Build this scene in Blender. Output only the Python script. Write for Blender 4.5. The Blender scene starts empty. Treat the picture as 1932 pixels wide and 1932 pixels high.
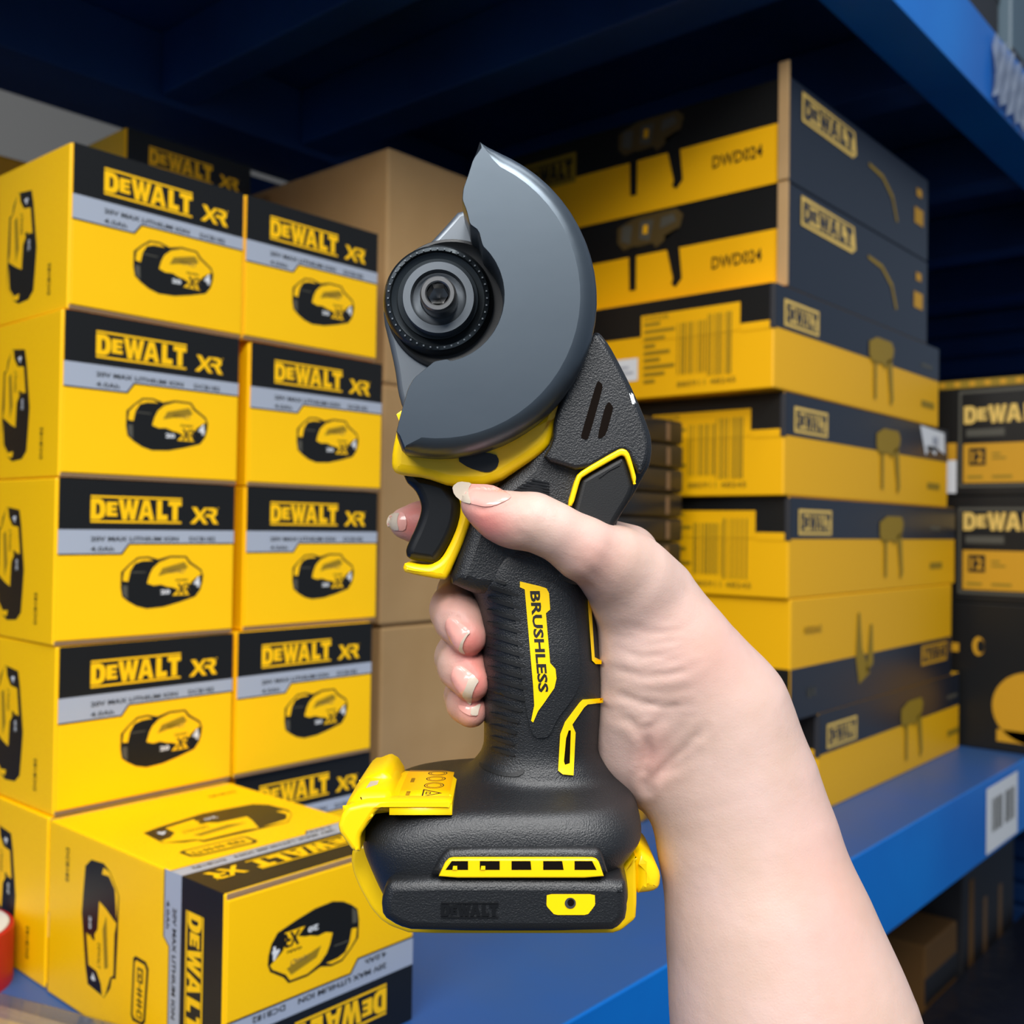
import bpy, bmesh, math, random
import numpy as np
from mathutils import Vector, Matrix
from mathutils.geometry import tessellate_polygon
from mathutils.bvhtree import BVHTree
random.seed(4)
SC = bpy.context.scene
COL = SC.collection
Z0 = 1.45            # camera height above the floor; shelf measurements below are relative to the camera

# ------------------------------------------------------------------ camera, world, lights, exposure
F = 1934.0
yaw, pitch, roll = [math.radians(a) for a in (41.0, 0.9, 0.8)]
fwd = Vector((math.cos(yaw) * math.cos(pitch), math.sin(yaw) * math.cos(pitch), math.sin(pitch)))
rgt = Vector((math.sin(yaw), -math.cos(yaw), 0)); upv = rgt.cross(fwd)
R_ = rgt * math.cos(roll) + upv * math.sin(roll); U_ = upv * math.cos(roll) - rgt * math.sin(roll)
CAM_M = Matrix((R_, U_, -fwd)).transposed().to_4x4(); CAM_M.translation = Vector((0, 0, Z0))
cam = bpy.data.cameras.new('camera'); camo = bpy.data.objects.new('camera', cam); COL.objects.link(camo)
camo.matrix_world = CAM_M
cam.sensor_width = 36; cam.lens = 36 * F / 1932; cam.clip_start = .02
cam.dof.use_dof = True; cam.dof.focus_distance = .285; cam.dof.aperture_fstop = 18.0
SC.camera = camo

world = bpy.data.worlds.new('world'); SC.world = world; world.use_nodes = True
bg = world.node_tree.nodes['Background']
bg.inputs[0].default_value = (.60, .76, 1.0, 1); bg.inputs[1].default_value = .30

def area(name, loc, rot, sx, sy, power, col):
    l = bpy.data.lights.new(name, 'AREA'); l.shape = 'RECTANGLE'; l.size = sx; l.size_y = sy; l.energy = power; l.color = col
    o = bpy.data.objects.new(name, l); COL.objects.link(o); o.location = loc; o.rotation_euler = rot; return o
area('aisle_ceiling_and_fill_light', (-.75, -1.0, Z0 + 1.36), (math.radians(40), 0, math.radians(22)), 1.8, .5, 62, (1, .985, .96))
area('aisle_ceiling_and_fill_light', (.05, -.10, Z0 + 1.45), (0, 0, 0), 1.8, .30, 14, (.96, .98, 1))
area('aisle_ceiling_and_fill_light', (-1.45, -.25, Z0 + 1.02), (math.radians(12), math.radians(-58), 0), .6, 1.1, 26, (1, .98, .95))  # fill lamp added out of frame at left to brighten the box sides
SC.view_settings.view_transform = 'Standard'; SC.view_settings.look = 'None'
SC.view_settings.exposure = 0.12; SC.view_settings.gamma = 1.0; SC.view_settings.use_curve_mapping = False
SC.cycles.use_denoising = True; SC.cycles.max_bounces = 6; SC.cycles.caustics_reflective = False; SC.cycles.caustics_refractive = False

# ------------------------------------------------------------------ materials
def lin(c): return tuple(((v / 255) / 12.92 if v / 255 <= .04045 else ((v / 255 + .055) / 1.055) ** 2.4) for v in c)
def mat(name, c, rough=.5, metal=0, bump=None, spec=.5, alpha=1, trans=0, coat=0, vary=None, bd=.0004, sss=0):
    m = bpy.data.materials.new(name); m.use_nodes = True; nt = m.node_tree; b = nt.nodes['Principled BSDF']
    b.inputs['Base Color'].default_value = (*lin(c), 1); b.inputs['Roughness'].default_value = rough
    b.inputs['Metallic'].default_value = metal; b.inputs['Specular IOR Level'].default_value = spec
    b.inputs['Alpha'].default_value = alpha; b.inputs['Transmission Weight'].default_value = trans
    b.inputs['Coat Weight'].default_value = coat
    if bump or vary:
        tc = nt.nodes.new('ShaderNodeTexCoord')
    if bump:
        n = nt.nodes.new('ShaderNodeTexNoise'); n.inputs['Scale'].default_value = bump[0]; n.inputs['Detail'].default_value = 3
        nt.links.new(tc.outputs['Object'], n.inputs['Vector'])
        bp = nt.nodes.new('ShaderNodeBump'); bp.inputs['Strength'].default_value = bump[1]; bp.inputs['Distance'].default_value = bd
        nt.links.new(n.outputs['Fac'], bp.inputs['Height']); nt.links.new(bp.outputs['Normal'], b.inputs['Normal'])
    if vary:
        n = nt.nodes.new('ShaderNodeTexNoise'); n.inputs['Scale'].default_value = vary[0]; n.inputs['Detail'].default_value = 4
        nt.links.new(tc.outputs['Object'], n.inputs['Vector'])
        r = nt.nodes.new('ShaderNodeValToRGB'); r.color_ramp.elements[0].position = .35; r.color_ramp.elements[1].position = .65
        r.color_ramp.elements[0].color = (*lin(c), 1); r.color_ramp.elements[1].color = (*lin(vary[1]), 1)
        nt.links.new(n.outputs['Fac'], r.inputs['Fac']); nt.links.new(r.outputs['Color'], b.inputs['Base Color'])
    return m
M = {}
M['yel'] = mat('yellow_print', (254, 198, 0), .40, spec=.35, vary=(9, (252, 194, 0)))
M['blk'] = mat('black_print', (20, 20, 19), .38, spec=.4)
M['slv'] = mat('silver_print', (178, 186, 200), .38, metal=.25)
M['wht'] = mat('white_print', (222, 224, 226), .6)
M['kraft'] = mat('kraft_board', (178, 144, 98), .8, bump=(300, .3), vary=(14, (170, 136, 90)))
M['raw'] = mat('raw_corrugation', (150, 120, 88), .9, bump=(400, .6))
M['grey'] = mat('grey_print', (78, 76, 66), .5)
M['olive'] = mat('olive_shade_print', (150, 120, 12), .5)
M['brn'] = mat('brown_picture_ink', (78, 62, 26), .5)
M['shadeyel'] = mat('shade_darkened_yellow_print', (238, 176, 6), .42, spec=.35)  # yellow print darkened to carry the weaker light on the right stack
M['ochre'] = mat('ochre_print', (206, 150, 18), .5)
M['navyk'] = mat('blueblack_print', (26, 32, 44), .3, spec=.5)
M['cream'] = mat('pale_yellow_ink', (228, 190, 96), .5)
PR = ['yel', 'blk', 'slv', 'wht', 'kraft', 'raw', 'grey', 'olive', 'ochre', 'navyk', 'cream', 'shadeyel', 'brn']
PI = {k: i for i, k in enumerate(PR)}
M['blue'] = mat('blue_painted_steel', (0, 118, 208), .38, spec=.4, bump=(60, .15), vary=(5, (0, 104, 194)))
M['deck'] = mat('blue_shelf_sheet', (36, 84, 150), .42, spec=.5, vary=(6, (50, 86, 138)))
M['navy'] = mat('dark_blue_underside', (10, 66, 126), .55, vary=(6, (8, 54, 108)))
M['wall'] = mat('grey_wall', (108, 107, 104), .9, bump=(20, .2))
M['floor'] = mat('grey_concrete', (92, 92, 90), .8, bump=(30, .4), vary=(3, (78, 78, 76)))
M['rubber'] = mat('black_rubber', (20, 21, 22), .5, spec=.4, bump=(2600, .2), bd=.0002)
M['plastic'] = mat('textured_black_plastic', (21, 23, 26), .40, spec=.6, bump=(2400, .7), bd=.00025)
M['smooth'] = mat('smooth_black_plastic', (16, 17, 19), .32, spec=.45)
M['tyel'] = mat('yellow_plastic', (252, 206, 0), .33, spec=.5)
M['guard'] = mat('dark_coated_steel', (80, 89, 98), .36, metal=.8, bump=(60, .12), vary=(16, (86, 95, 103)))
M['alu'] = mat('grey_gearcase_metal', (110, 116, 122), .36, metal=.7)
M['hub'] = mat('dark_glossy_metal', (44, 50, 54), .25, metal=.6)
M['hubshade'] = mat('black_shadow_disc', (20, 22, 24), .4, metal=.2)
M['washer'] = mat('grey_flange_metal', (92, 98, 104), .42, metal=.6)
M['bolt'] = mat('bright_bolt_metal', (118, 118, 118), .28, metal=.8)
M['dark'] = mat('recess_shade_inlay', (16, 9, 5), .9, spec=.1)  # flat dark inlay; the shade inside slots and holes is in its colour
M['ink'] = mat('black_ink', (18, 16, 14), .6)
M['label'] = mat('amber_label', (252, 184, 0), .35)
M['txtw'] = mat('white_ink', (235, 238, 240), .4)
M['red'] = mat('red_tape_roll', (178, 22, 30), .45)
M['paper'] = mat('white_paper', (206, 206, 200), .8)
M['case'] = mat('clear_plastic', (225, 228, 235), .12, trans=.85, alpha=.55, spec=.6)
M['bits'] = mat('tan_card', (206, 170, 110), .7, vary=(40, (226, 198, 150)))
M['nail'] = mat('fingernail', (222, 160, 148), .22, spec=.5, coat=.3)
M['nailtip'] = mat('fingernail_edge', (198, 184, 166), .3, spec=.5, alpha=.92)
M['holder'] = mat('clear_film', (176, 186, 200), .2, spec=.8, alpha=.75)
M['darkbox'] = mat('dark_grey_board', (40, 40, 44), .6)
M['glaze'] = mat('glossy_black_case', (24, 25, 26), .35)
M['brownmark'] = mat('brown_case_trim', (118, 88, 56), .6)
M['dimoch'] = mat('shade_darkened_board', (112, 76, 30), .8)  # ochre board darkened for the shade under the shelf
M['film'] = mat('dark_shrink_film', (30, 32, 42), .25, bump=(14, .8), bd=.01)
M['greybox'] = mat('blue_grey_box', (84, 104, 116), .5)

# ------------------------------------------------------------------ object helpers
def link(name, me, parent=None, m=None, loc=None):
    o = bpy.data.objects.new(name, me); COL.objects.link(o)
    if m is not None:
        for k in ([m] if isinstance(m, str) else m): me.materials.append(M[k])
    if parent is not None: o.parent = parent
    if loc is not None: o.location = loc
    return o
def obj(name, bm, m, parent=None, loc=None, smooth=None):
    me = bpy.data.meshes.new(name); bm.normal_update(); bm.to_mesh(me); bm.free()
    if smooth is not None:
        flat = [p.index for p in me.polygons if p.material_index == 99]
        for p in me.polygons: p.use_smooth = True
        me.set_sharp_from_angle(angle=math.radians(smooth))
        for i in flat: me.polygons[i].use_smooth = False; me.polygons[i].material_index = 0   # broad flat caps stay flat
    return link(name, me, parent, m, loc)
def thing(name, label, cat, loc=(0, 0, 0), group=None, rz=0):
    o = bpy.data.objects.new(name, None); COL.objects.link(o); o.location = loc; o.rotation_euler = (0, 0, rz); o.empty_display_size = .02
    return tag(o, label, cat, group)
def tag(o, label, cat, group=None):
    o['label'] = label; o['category'] = cat
    if group: o['group'] = group
    return o
def struct(o): o['kind'] = 'structure'; return o
def dup(root, loc, label, rz=None, rot=None, group=None):
    r = root.copy(); COL.objects.link(r); r.location = loc
    if rz is not None: r.rotation_euler = (0, 0, rz)
    if rot is not None: r.rotation_euler = rot
    r['label'] = label
    if group: r['group'] = group
    for ch in list(root.children):
        c = ch.copy(); COL.objects.link(c); c.parent = r
        for g in ch.children:
            d = g.copy(); COL.objects.link(d); d.parent = c
    return r
def box(bm, a, b, mi=0, bev=0):
    t = bmesh.new(); bmesh.ops.create_cube(t, size=1)
    a = Vector(a); b = Vector(b); s = b - a; c = (a + b) / 2
    for v in t.verts: v.co = Vector((v.co.x * s.x, v.co.y * s.y, v.co.z * s.z)) + c
    if bev: bmesh.ops.bevel(t, geom=list(t.edges), offset=bev, segments=2, profile=.5, affect='EDGES')
    merge(bm, t, mi)
def merge(bm, t, mi=0, mx=None):
    t.verts.ensure_lookup_table(); mp = []
    for v in t.verts: mp.append(bm.verts.new(mx @ v.co if mx else v.co))
    for i, v in enumerate(t.verts): v.index = i
    for f in t.faces:
        try:
            nf = bm.faces.new([mp[v.index] for v in f.verts]); nf.material_index = mi or f.material_index; nf.smooth = f.smooth
        except ValueError: pass
    t.free()

# lettering ---------------------------------------------------------
LET = {
 'D': (1.0, [[(0,0),(.6,0),(.88,.12),(1,.34),(1,.66),(.88,.88),(.6,1),(0,1)], [(.36,.24),(.52,.24),(.62,.36),(.62,.64),(.52,.76),(.36,.76)]]),
 'E': (.74, [[(0,0),(1,0),(1,.25),(.48,.25),(.48,.39),(.92,.39),(.92,.61),(.48,.61),(.48,.75),(1,.75),(1,1),(0,1)]]),
 'W': (1.45, [[(0,1),(.24,1),(.33,.42),(.42,1),(.6,1),(.68,.42),(.77,1),(1,1),(.8,0),(.58,0),(.5,.5),(.42,0),(.2,0)]]),
 'A': (1.15, [[(0,0),(.3,0),(.36,.2),(.64,.2),(.7,0),(1,0),(.68,1),(.32,1)], [(.41,.4),(.59,.4),(.5,.76)]]),
 'L': (.8, [[(0,0),(1,0),(1,.28),(.48,.28),(.48,1),(0,1)]]),
 'T': (.98, [[(.3,0),(.7,0),(.7,.74),(1,.74),(1,1),(0,1),(0,.74),(.3,.74)]])}
_tc = {}
def text_mesh(s, bold=.012):
    if (s, bold) in _tc: return _tc[(s, bold)]
    cu = bpy.data.curves.new('t', 'FONT'); cu.body = s; cu.size = 1; cu.offset = bold; cu.resolution_u = 2
    o = bpy.data.objects.new('t', cu); COL.objects.link(o); bpy.context.view_layer.update()
    me = bpy.data.meshes.new_from_object(o.evaluated_get(bpy.context.evaluated_depsgraph_get()))
    vs = [(v.co.x, v.co.y) for v in me.vertices]; fs = [list(p.vertices) for p in me.polygons]
    bpy.data.objects.remove(o); bpy.data.curves.remove(cu); bpy.data.meshes.remove(me)
    x0 = min(v[0] for v in vs); x1 = max(v[0] for v in vs); y0 = min(v[1] for v in vs); y1 = max(v[1] for v in vs)
    r = ([((x - x0) / (x1 - x0), (y - y0) / (y1 - y0)) for x, y in vs], fs); _tc[(s, bold)] = r; return r
class Art:
    "prints flat ink shapes on one face: O corner, U right, V up"
    def __init__(s, bm, O, U, V, lift=.00012, sc=(1, 1), off=(0, 0)):
        s.bm = bm; s.O = Vector(O); s.U = Vector(U); s.V = Vector(V); s.N = s.U.cross(s.V); s.l = lift; s.sc = sc; s.off = off
    def P(s, p, k): return s.O + s.U * (p[0] * s.sc[0] + s.off[0]) + s.V * (p[1] * s.sc[1] + s.off[1]) + s.N * (s.l * k)
    def loops(s, loops, mi, k=1):
        pts = [p for l in loops for p in l]; tri = tessellate_polygon([[Vector((p[0], p[1], 0)) for p in l] for l in loops])
        vs = [s.bm.verts.new(s.P(p, k)) for p in pts]
        for t in tri:
            try:
                f = s.bm.faces.new([vs[i] for i in t]); f.normal_update(); f.material_index = PI[mi]
                if f.normal.dot(s.N) < 0: f.normal_flip()
            except ValueError: pass
    def poly(s, pts, mi, k=1): s.loops([pts], mi, k)
    def rect(s, x0, y0, x1, y1, mi, k=1): s.poly([(x0, y0), (x1, y0), (x1, y1), (x0, y1)], mi, k)
    def text(s, t, x0, y0, x1, y1, mi, k=3, bold=.012, flip=False):
        vs, fs = text_mesh(t, bold); f2 = (lambda p: (1 - p[0], 1 - p[1])) if flip else (lambda p: p)
        q = [s.bm.verts.new(s.P((x0 + f2(v)[0] * (x1 - x0), y0 + f2(v)[1] * (y1 - y0)), k)) for v in vs]
        for f in fs:
            try: nf = s.bm.faces.new([q[i] for i in f]); nf.material_index = PI[mi]
            except ValueError: pass
    def logo(s, x0, y0, x1, y1, mi, k=3, flip=False, bars=True):
        fl = (lambda p: (x0 + x1 - p[0], y0 + y1 - p[1])) if flip else (lambda p: p)
        h = y1 - y0; w = x1 - x0
        if bars:
            for a, b in ((0, .075), (.925, 1)): s.poly([fl(p) for p in ((x0, y0 + a*h), (x1, y0 + a*h), (x1, y0 + b*h), (x0, y0 + b*h))], mi, k)
        word = 'DEWALT'; tot = sum(LET[c][0] for c in word) + .06 * 5; x = x0; sc = w / tot
        for i, c in enumerate(word):
            cw = LET[c][0] * sc; a, b = (.115, .885)
            if c == 'E': a, b = .24, .78
            ov = -.12 * sc if c in 'A' else 0
            s.loops([[fl((x + ov + p[0]*(cw - 2*ov*0), y0 + h*(a + p[1]*(b-a)))) for p in l] for l in LET[c][1]], mi, k)
            x += cw + .06 * sc
    def xr(s, x0, y0, x1, y1, mi, k=3):
        w = x1 - x0; h = y1 - y0; T = lambda l: [(x0 + p[0]*w, y0 + p[1]*h) for p in l]
        s.poly(T([(-.02,1),(.17,1),(.31,.66),(.48,.98),(.62,.98),(.40,.5),(.64,0),(.46,0),(.30,.34),(.10,.0),(-.08,.02),(.2,.48)]), mi, k)
        s.poly(T([(.58,.98),(.88,.98),(1,.86),(1,.58),(.88,.44),(1.06,0),(.86,0),(.70,.42),(.50,.42),(.58,.6),(.82,.6),(.82,.80),(.66,.80)]), mi, k)
        s.rect(x1 + w*.02, y1 - h*.06, x1 + w*.06, y1, mi, k)

# battery picture (unit square) used on the small boxes
BO = [(.33,.58),(.34,.42),(.37,.28),(.43,.19),(.5,.17),(.57,.185),(.76,.235),(.79,.29),(.81,.38),(.80,.42),(.73,.46),(.71,.51),(.61,.515),(.54,.495),(.48,.515),(.42,.51),(.37,.46),(.335,.42)]
def P5(l): return [((x - 285) / 845, 1 - (y - 900) / 760) for x, y in l]
B_OUT = P5([(565,1345),(600,1308),(640,1274),(690,1270),(740,1285),(800,1268),(880,1270),(902,1300),(958,1340),(969,1370),(966,1405),(955,1445),(930,1480),(850,1505),(770,1525),(690,1530),(640,1515),(600,1490),(572,1465),(564,1420)])
B_RIM = P5([(573,1388),(578,1345),(606,1312),(645,1282),(690,1279),(715,1291),(662,1293),(628,1305),(608,1340),(598,1392)])
B_YEL = P5([(688,1404),(700,1360),(714,1330),(745,1300),(800,1278),(875,1279),(893,1308),(948,1345),(960,1365),(927,1387),(908,1402),(896,1435),(901,1470),(812,1470),(842,1440),(812,1428),(790,1425),(755,1412),(720,1416)])
def front_art(bm, O, U, V, W, H):
    a = Art(bm, O, U, V, sc=(W, H))
    a.rect(0, .685, 1, 1, 'blk'); a.poly([(0,.535),(.33,.535),(.37,.6),(1,.6),(1,.685),(0,.685)], 'slv')
    a.poly([(0,.525),(.335,.525),(.375,.59),(1,.59),(1,.6),(.37,.6),(.33,.535),(0,.535)], 'blk')
    a.logo(.162, .73, .669, .9, 'yel'); a.xr(.734, .73, .888, .843, 'yel')
    a.text('20V MAX LITHIUM ION', .166, .612, .654, .642, 'blk', 3, .02); a.text('DCB182', .72, .612, .88, .642, 'blk', 3, .01)
    a.text('4.0Ah', .166, .548, .29, .578, 'blk', 3, .01)
    a.poly(B_OUT, 'blk', 1); a.poly(B_RIM, 'yel', 2); a.poly(B_YEL, 'yel', 2)
    a.text('DEWALT', .60, .40, .70, .425, 'grey', 3); a.text('GARI', .64, .345, .715, .36, 'blk', 3, .03); a.poly(P5([(760,1330),(870,1300),(890,1330),(740,1370)]), 'olive', 3)
    a.xr(.655, .255, .73, .33, 'blk', 3); a.text('20', .555, .262, .61, .292, 'wht', 3, .04); a.text('4', .752, .30, .79, .37, 'wht', 3, .04)
    a.poly(P5([(572,1410),(596,1412),(598,1480),(574,1455)]), 'grey', 2); a.poly(P5([(612,1345),(682,1345),(678,1350),(610,1350)]), 'grey', 3)
SO = [(.0183,.0486),(.0132,.0556),(.0121,.0704),(.0153,.078),(.0263,.0886),(.0483,.088),(.074,.0866),(.0749,.0823),(.0809,.0807),(.0884,.0741),(.0864,.0541),(.0772,.0511),(.0471,.0452),(.034,.0466)]
SY = [(.0349,.0662),(.0373,.0739),(.0412,.0828),(.0426,.0865),(.0493,.0844),(.0726,.0841),(.0749,.0805),(.0876,.0747),(.088,.0716),(.0817,.0701),(.0758,.0647),(.0749,.055),(.0569,.0516),(.0597,.0621),(.0555,.0613),(.0514,.065)]
SR = [(.0146,.0705),(.0187,.0688),(.018,.0769),(.0238,.0839),(.0402,.0864),(.0263,.0880),(.0153,.0775)]
def side_art(bm, O, U, V, w, L):
    a = Art(bm, O, U, V); q = w / .107
    a.rect(0, .1533, w, L, 'blk'); a.poly([(0,.137),(.036,.137),(.040,.1425),(w,.1425),(w,.1533),(0,.1533)], 'slv')
    a.poly([(0,.136),(.0362,.136),(.0404,.1416),(w,.1416),(w,.1425),(.04,.1425),(.036,.137),(0,.137)], 'blk')
    a.logo(.0165*q, .1585, .078*q, .1750, 'yel'); a.xr(.084*q, .159, .099*q, .173, 'yel')
    a.text('20V MAX LITHIUM ION', .0186*q, .1455, .077*q, .1492, 'blk', 3, .02); a.text('DCB182', .082*q, .1455, .099*q, .1490, 'blk', 3)
    a.text('4.0Ah', .016*q, .1390, .031*q, .1423, 'blk', 3)
    a.text('DCB182', .0125, .0245, .033, .0285, 'blk', 3)
    c = [(.0500, .0670)]
    b = Art(bm, O, U, V, sc=(q, 1 + (q-1)*1.3), off=(0, -.012*(q-1)*5*0))
    b.poly(SO, 'blk', 1); b.poly(SY, 'yel', 2); b.poly(SR, 'yel', 2)
    b.poly([(.041,.075),(.07,.078),(.072,.074),(.05,.071)], 'olive', 3); b.text('DEWALT', .0590, .0655, .0735, .0690, 'blk', 3)
    b.xr(.0575, .056, .072, .0635, 'yel', 3); b.text('20', .046, .0545, .0535, .0575, 'wht', 3); b.text('4', .078, .0585, .0825, .0635, 'wht', 3, .04)
    e = Art(bm, O, U, V, sc=(q, 1), off=(0, .012 if q > 1.1 else 0))
    e.poly([(.0548,.108),(.0565,.1055),(.0885,.104),(.091,.106),(.0905,.1165),(.0875,.1195),(.058,.122),(.055,.119)], 'blk', 1)
    e.poly([(.0568,.109),(.0585,.1075),(.0875,.1062),(.089,.108),(.0888,.1155),(.0868,.1175),(.0595,.1198),(.057,.1178)], 'yel', 2)
    e.rect(.060, .1105, .068, .1165, 'blk', 3); e.rect(.0612, .1117, .0668, .1153, 'yel', 4); e.rect(.063, .1125, .0655, .1145, 'blk', 5)
    e.rect(.068, .1128, .0855, .1136, 'blk', 3)
    for u in (.0715, .074, .0775, .080): e.rect(u, .1105, u + .0012, .116, 'blk', 3)
    e.rect(.0835, .1105, .0875, .116, 'blk', 3); e.rect(.0843, .1115, .0867, .115, 'yel', 4)

# ------------------------------------------------------------------ the room and the rack
SZ = -.293; UZ = SZ + .90; LZ = SZ - .90; YF = .3725; YB = 1.27; BH = .0905
bm = bmesh.new(); box(bm, (-3, -3, -.02), (6, 2.5, 0)); struct(obj('floor', bm, 'floor', loc=(0, 0, 0)))
bm = bmesh.new(); box(bm, (-3, 0, 0), (6, .05, 3.2)); struct(obj('wall_back', bm, 'wall', loc=(0, 1.75, 0)))
rack = thing('storage_rack', 'blue painted steel storage rack with box-section beams, its shelves carrying all the cartons', 'shelf', (0, 0, 0))
XA, XB = -.75, 2.75
def level(z, name):
    z += Z0
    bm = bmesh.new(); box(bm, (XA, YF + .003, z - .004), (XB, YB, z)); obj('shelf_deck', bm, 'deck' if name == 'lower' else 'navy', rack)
    bm = bmesh.new()                                    # front beam: rolled box section with rounded corners
    prof = [(0, 0), (0, -BH), (.055, -BH), (.055, -BH + .03)]
    box(bm, (XA, YF, z - BH), (XB, YF + .0025, z + .0008), bev=.0008); box(bm, (XA, YF + .002, z - BH), (XB, YF + .055, z - BH + .0025)); box(bm, (XA, YF + .0525, z - BH), (XB, YF + .055, z - .004))
    obj('front_beam', bm, 'blue', rack)
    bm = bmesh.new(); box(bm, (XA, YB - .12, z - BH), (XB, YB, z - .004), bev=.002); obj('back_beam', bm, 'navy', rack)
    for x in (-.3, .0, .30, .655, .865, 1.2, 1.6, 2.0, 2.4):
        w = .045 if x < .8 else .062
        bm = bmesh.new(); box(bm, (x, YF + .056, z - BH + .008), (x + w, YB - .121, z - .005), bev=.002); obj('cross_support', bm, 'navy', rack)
level(UZ, 'upper'); level(SZ, 'lower'); level(LZ, 'bottom')
for x in (XA - .05, XB):
    for y in (YF - .002, YB - .05):
        bm = bmesh.new(); box(bm, (x, y, 0), (x + .05, y + .055, 2.75), bev=.003); obj('upright', bm, 'blue', rack)
bm = bmesh.new()
for i in range(46):
    z = .1 + i * .055; box(bm, (XB + .01, YF + .055, z), (XB + .03, YB - .05, z + .045), bev=.006)
box(bm, (XB + .03, YF + .05, .1), (XB + .035, YB, 2.6)); obj('side_panel', bm, 'navy', rack)
bm = bmesh.new()                                        # ribbed sheet closing the back, beyond the open bay on the left
box(bm, (.72, YB - .007, Z0 + SZ), (XB + .3, YB - .002, Z0 + UZ - .1))
for i in range(16):
    z = Z0 + SZ + .005 + i * .05; box(bm, (.72, YB - .02, z), (XB, YB - .008, z + .042), bev=.005)
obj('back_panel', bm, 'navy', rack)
# barcode label stuck on the lower beam and a film pocket on the upper one
bm = bmesh.new(); a = Art(bm, (1.290, YF - .0006, Z0 - .379), (1, 0, 0), (0, 0, 1), lift=.0003)
a.rect(0, 0, .130, .078, 'wht')
x = .022
while x < .115:
    w = random.choice((.002, .003, .005)); (a.rect(x, .022, min(x + w, .118), .062, 'grey', 2) if not .064 < x < .072 else None); x += w + random.choice((.002, .003))
obj('shelf_label', bm, PR, rack)['label'] = 'white barcode sticker'
bm = bmesh.new()
n = 14
g = [[bm.verts.new((1.285 + .16*i/n, YF - .003 - .004*abs(math.sin(i*1.9 + j*.8)), Z0 + .522 + .075*j/5 + (.006*math.sin(i*2.1) if j in (0, 5) else 0))) for j in range(6)] for i in range(n + 1)]
for i in range(n):
    for j in range(5): bm.faces.new((g[i][j], g[i+1][j], g[i+1][j+1], g[i][j+1]))
bmesh.ops.solidify(bm, geom=list(bm.faces), thickness=.0004)
obj('label_pocket', bm, 'holder', rack)['label'] = 'crumpled clear film label pocket'

# ------------------------------------------------------------------ small battery boxes
BW, BHt, BL = .130, .107, .195
def corr(bm, x0, x1, y0, y1, z0, z1):
    n = 46; base = []
    for i in range(n + 1):
        x = x0 + (x1 - x0) * i / n; o = .0008 * (1 if i % 2 else -1)
        base.append((x, o))
    for i in range(n):
        (xa, oa), (xb, ob) = base[i], base[i + 1]
        v = [bm.verts.new(p) for p in ((xa, y0, z0 + .0006 + max(oa, 0)), (xb, y0, z0 + .0006 + max(ob, 0)), (xb, y0, z1 - .0008 + min(ob, 0) + .0004), (xa, y0, z1 - .0008 + min(oa, 0) + .0004))]
        bm.faces.new(v)
    box(bm, (x0, min(y0, y1) + .0006 if y0 < y1 else min(y0, y1), z0), (x1, max(y0, y1) if y0 < y1 else max(y0, y1) - .0006, z1))
def make_battery_box(label, group):
    t = thing('battery_box', label, 'box', group=group)
    bm = bmesh.new(); box(bm, (0, .002, .0002), (BW, BL - .002, BHt - .0002), PI['yel'], .0012)
    side_art(bm, (0, 0, 0), (0, 0, 1), (0, 1, 0), BHt, BL - .003)
    side_art(bm, (BW, 0, .0002), (-1, 0, 0), (0, 1, 0), BW, BL - .003)
    a = Art(bm, (BW, 0, 0), (0, 1, 0), (0, 0, 1)); a.rect(.1533, .001, BL - .003, BHt - .001, 'blk'); a.rect(.1425, .001, .1533, BHt - .001, 'slv')
    a = Art(bm, (0, 0, BHt), (1, 0, 0), (0, 1, 0), lift=.00005); a.rect(.001, .1533, BW - .001, BL - .003, 'blk'); a.rect(.001, .1425, BW - .001, .1533, 'slv')
    obj('carton', bm, PR, t)
    bm = bmesh.new(); box(bm, (.0012, 0, .0032), (BW - .0006, .0019, BHt - .0004), PI['yel'], .0005); front_art(bm, (.0012, 0, .0032), (1, 0, 0), (0, 0, 1), BW - .0018, BHt - .0036); obj('end_flap', bm, PR, t)
    bm = bmesh.new(); corr(bm, .001, BW - .001, .0004, .002, .0003, .0031); obj('corrugated_edge', bm, 'raw', t)
    bm = bmesh.new(); box(bm, (.0006, BL - .0019, .0032), (BW - .0012, BL, BHt - .0004), PI['yel'], .0005); front_art(bm, (BW - .0012, BL, .0032), (-1, 0, 0), (0, 0, 1), BW - .0018, BHt - .0036); obj('lid_flap', bm, PR, t)
    bm = bmesh.new(); corr(bm, .001, BW - .001, BL - .0004, BL - .002, .0003, .0031); obj('corrugated_edge', bm, 'raw', t)
    return t
G1 = 'yellow and black battery boxes'
z = lambda i: Z0 + SZ + BHt * i + .0001 * i
bb = make_battery_box('yellow battery box at the foot of the left stack, half hidden by the tilted box', G1)
bb.location = (.299, .641, z(0))
R5 = math.radians
dup(bb, (.3015, .640, z(1)), 'battery box with black logo band, fourth from the top of the left stack', R5(.6))
dup(bb, (.2995, .641, z(2)), 'battery box with black logo band, third from the top of the left stack', R5(-.5))
dup(bb, (.3005, .640, z(3)), 'battery box with black logo band, second from the top of the left stack', R5(-.4))
dup(bb, (.3035, .639, z(4)), 'topmost battery box of the left stack, in front of the dim one', R5(.9))
dup(bb, (.4395, .650, z(0)), 'lowest battery box of the second stack, mostly behind the tilted box and the tool foot', R5(-1.5))
dup(bb, (.4350, .643, z(1)), 'battery box fourth from the top of the second stack, beside the brown carton', R5(-.4))
dup(bb, (.4420, .645, z(2)), 'battery box third from the top of the second stack, set back from its neighbour', R5(.3))
dup(bb, (.4420, .643, z(3)), 'battery box second from the top of the second stack, set back from its neighbour', R5(-.3))
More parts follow.
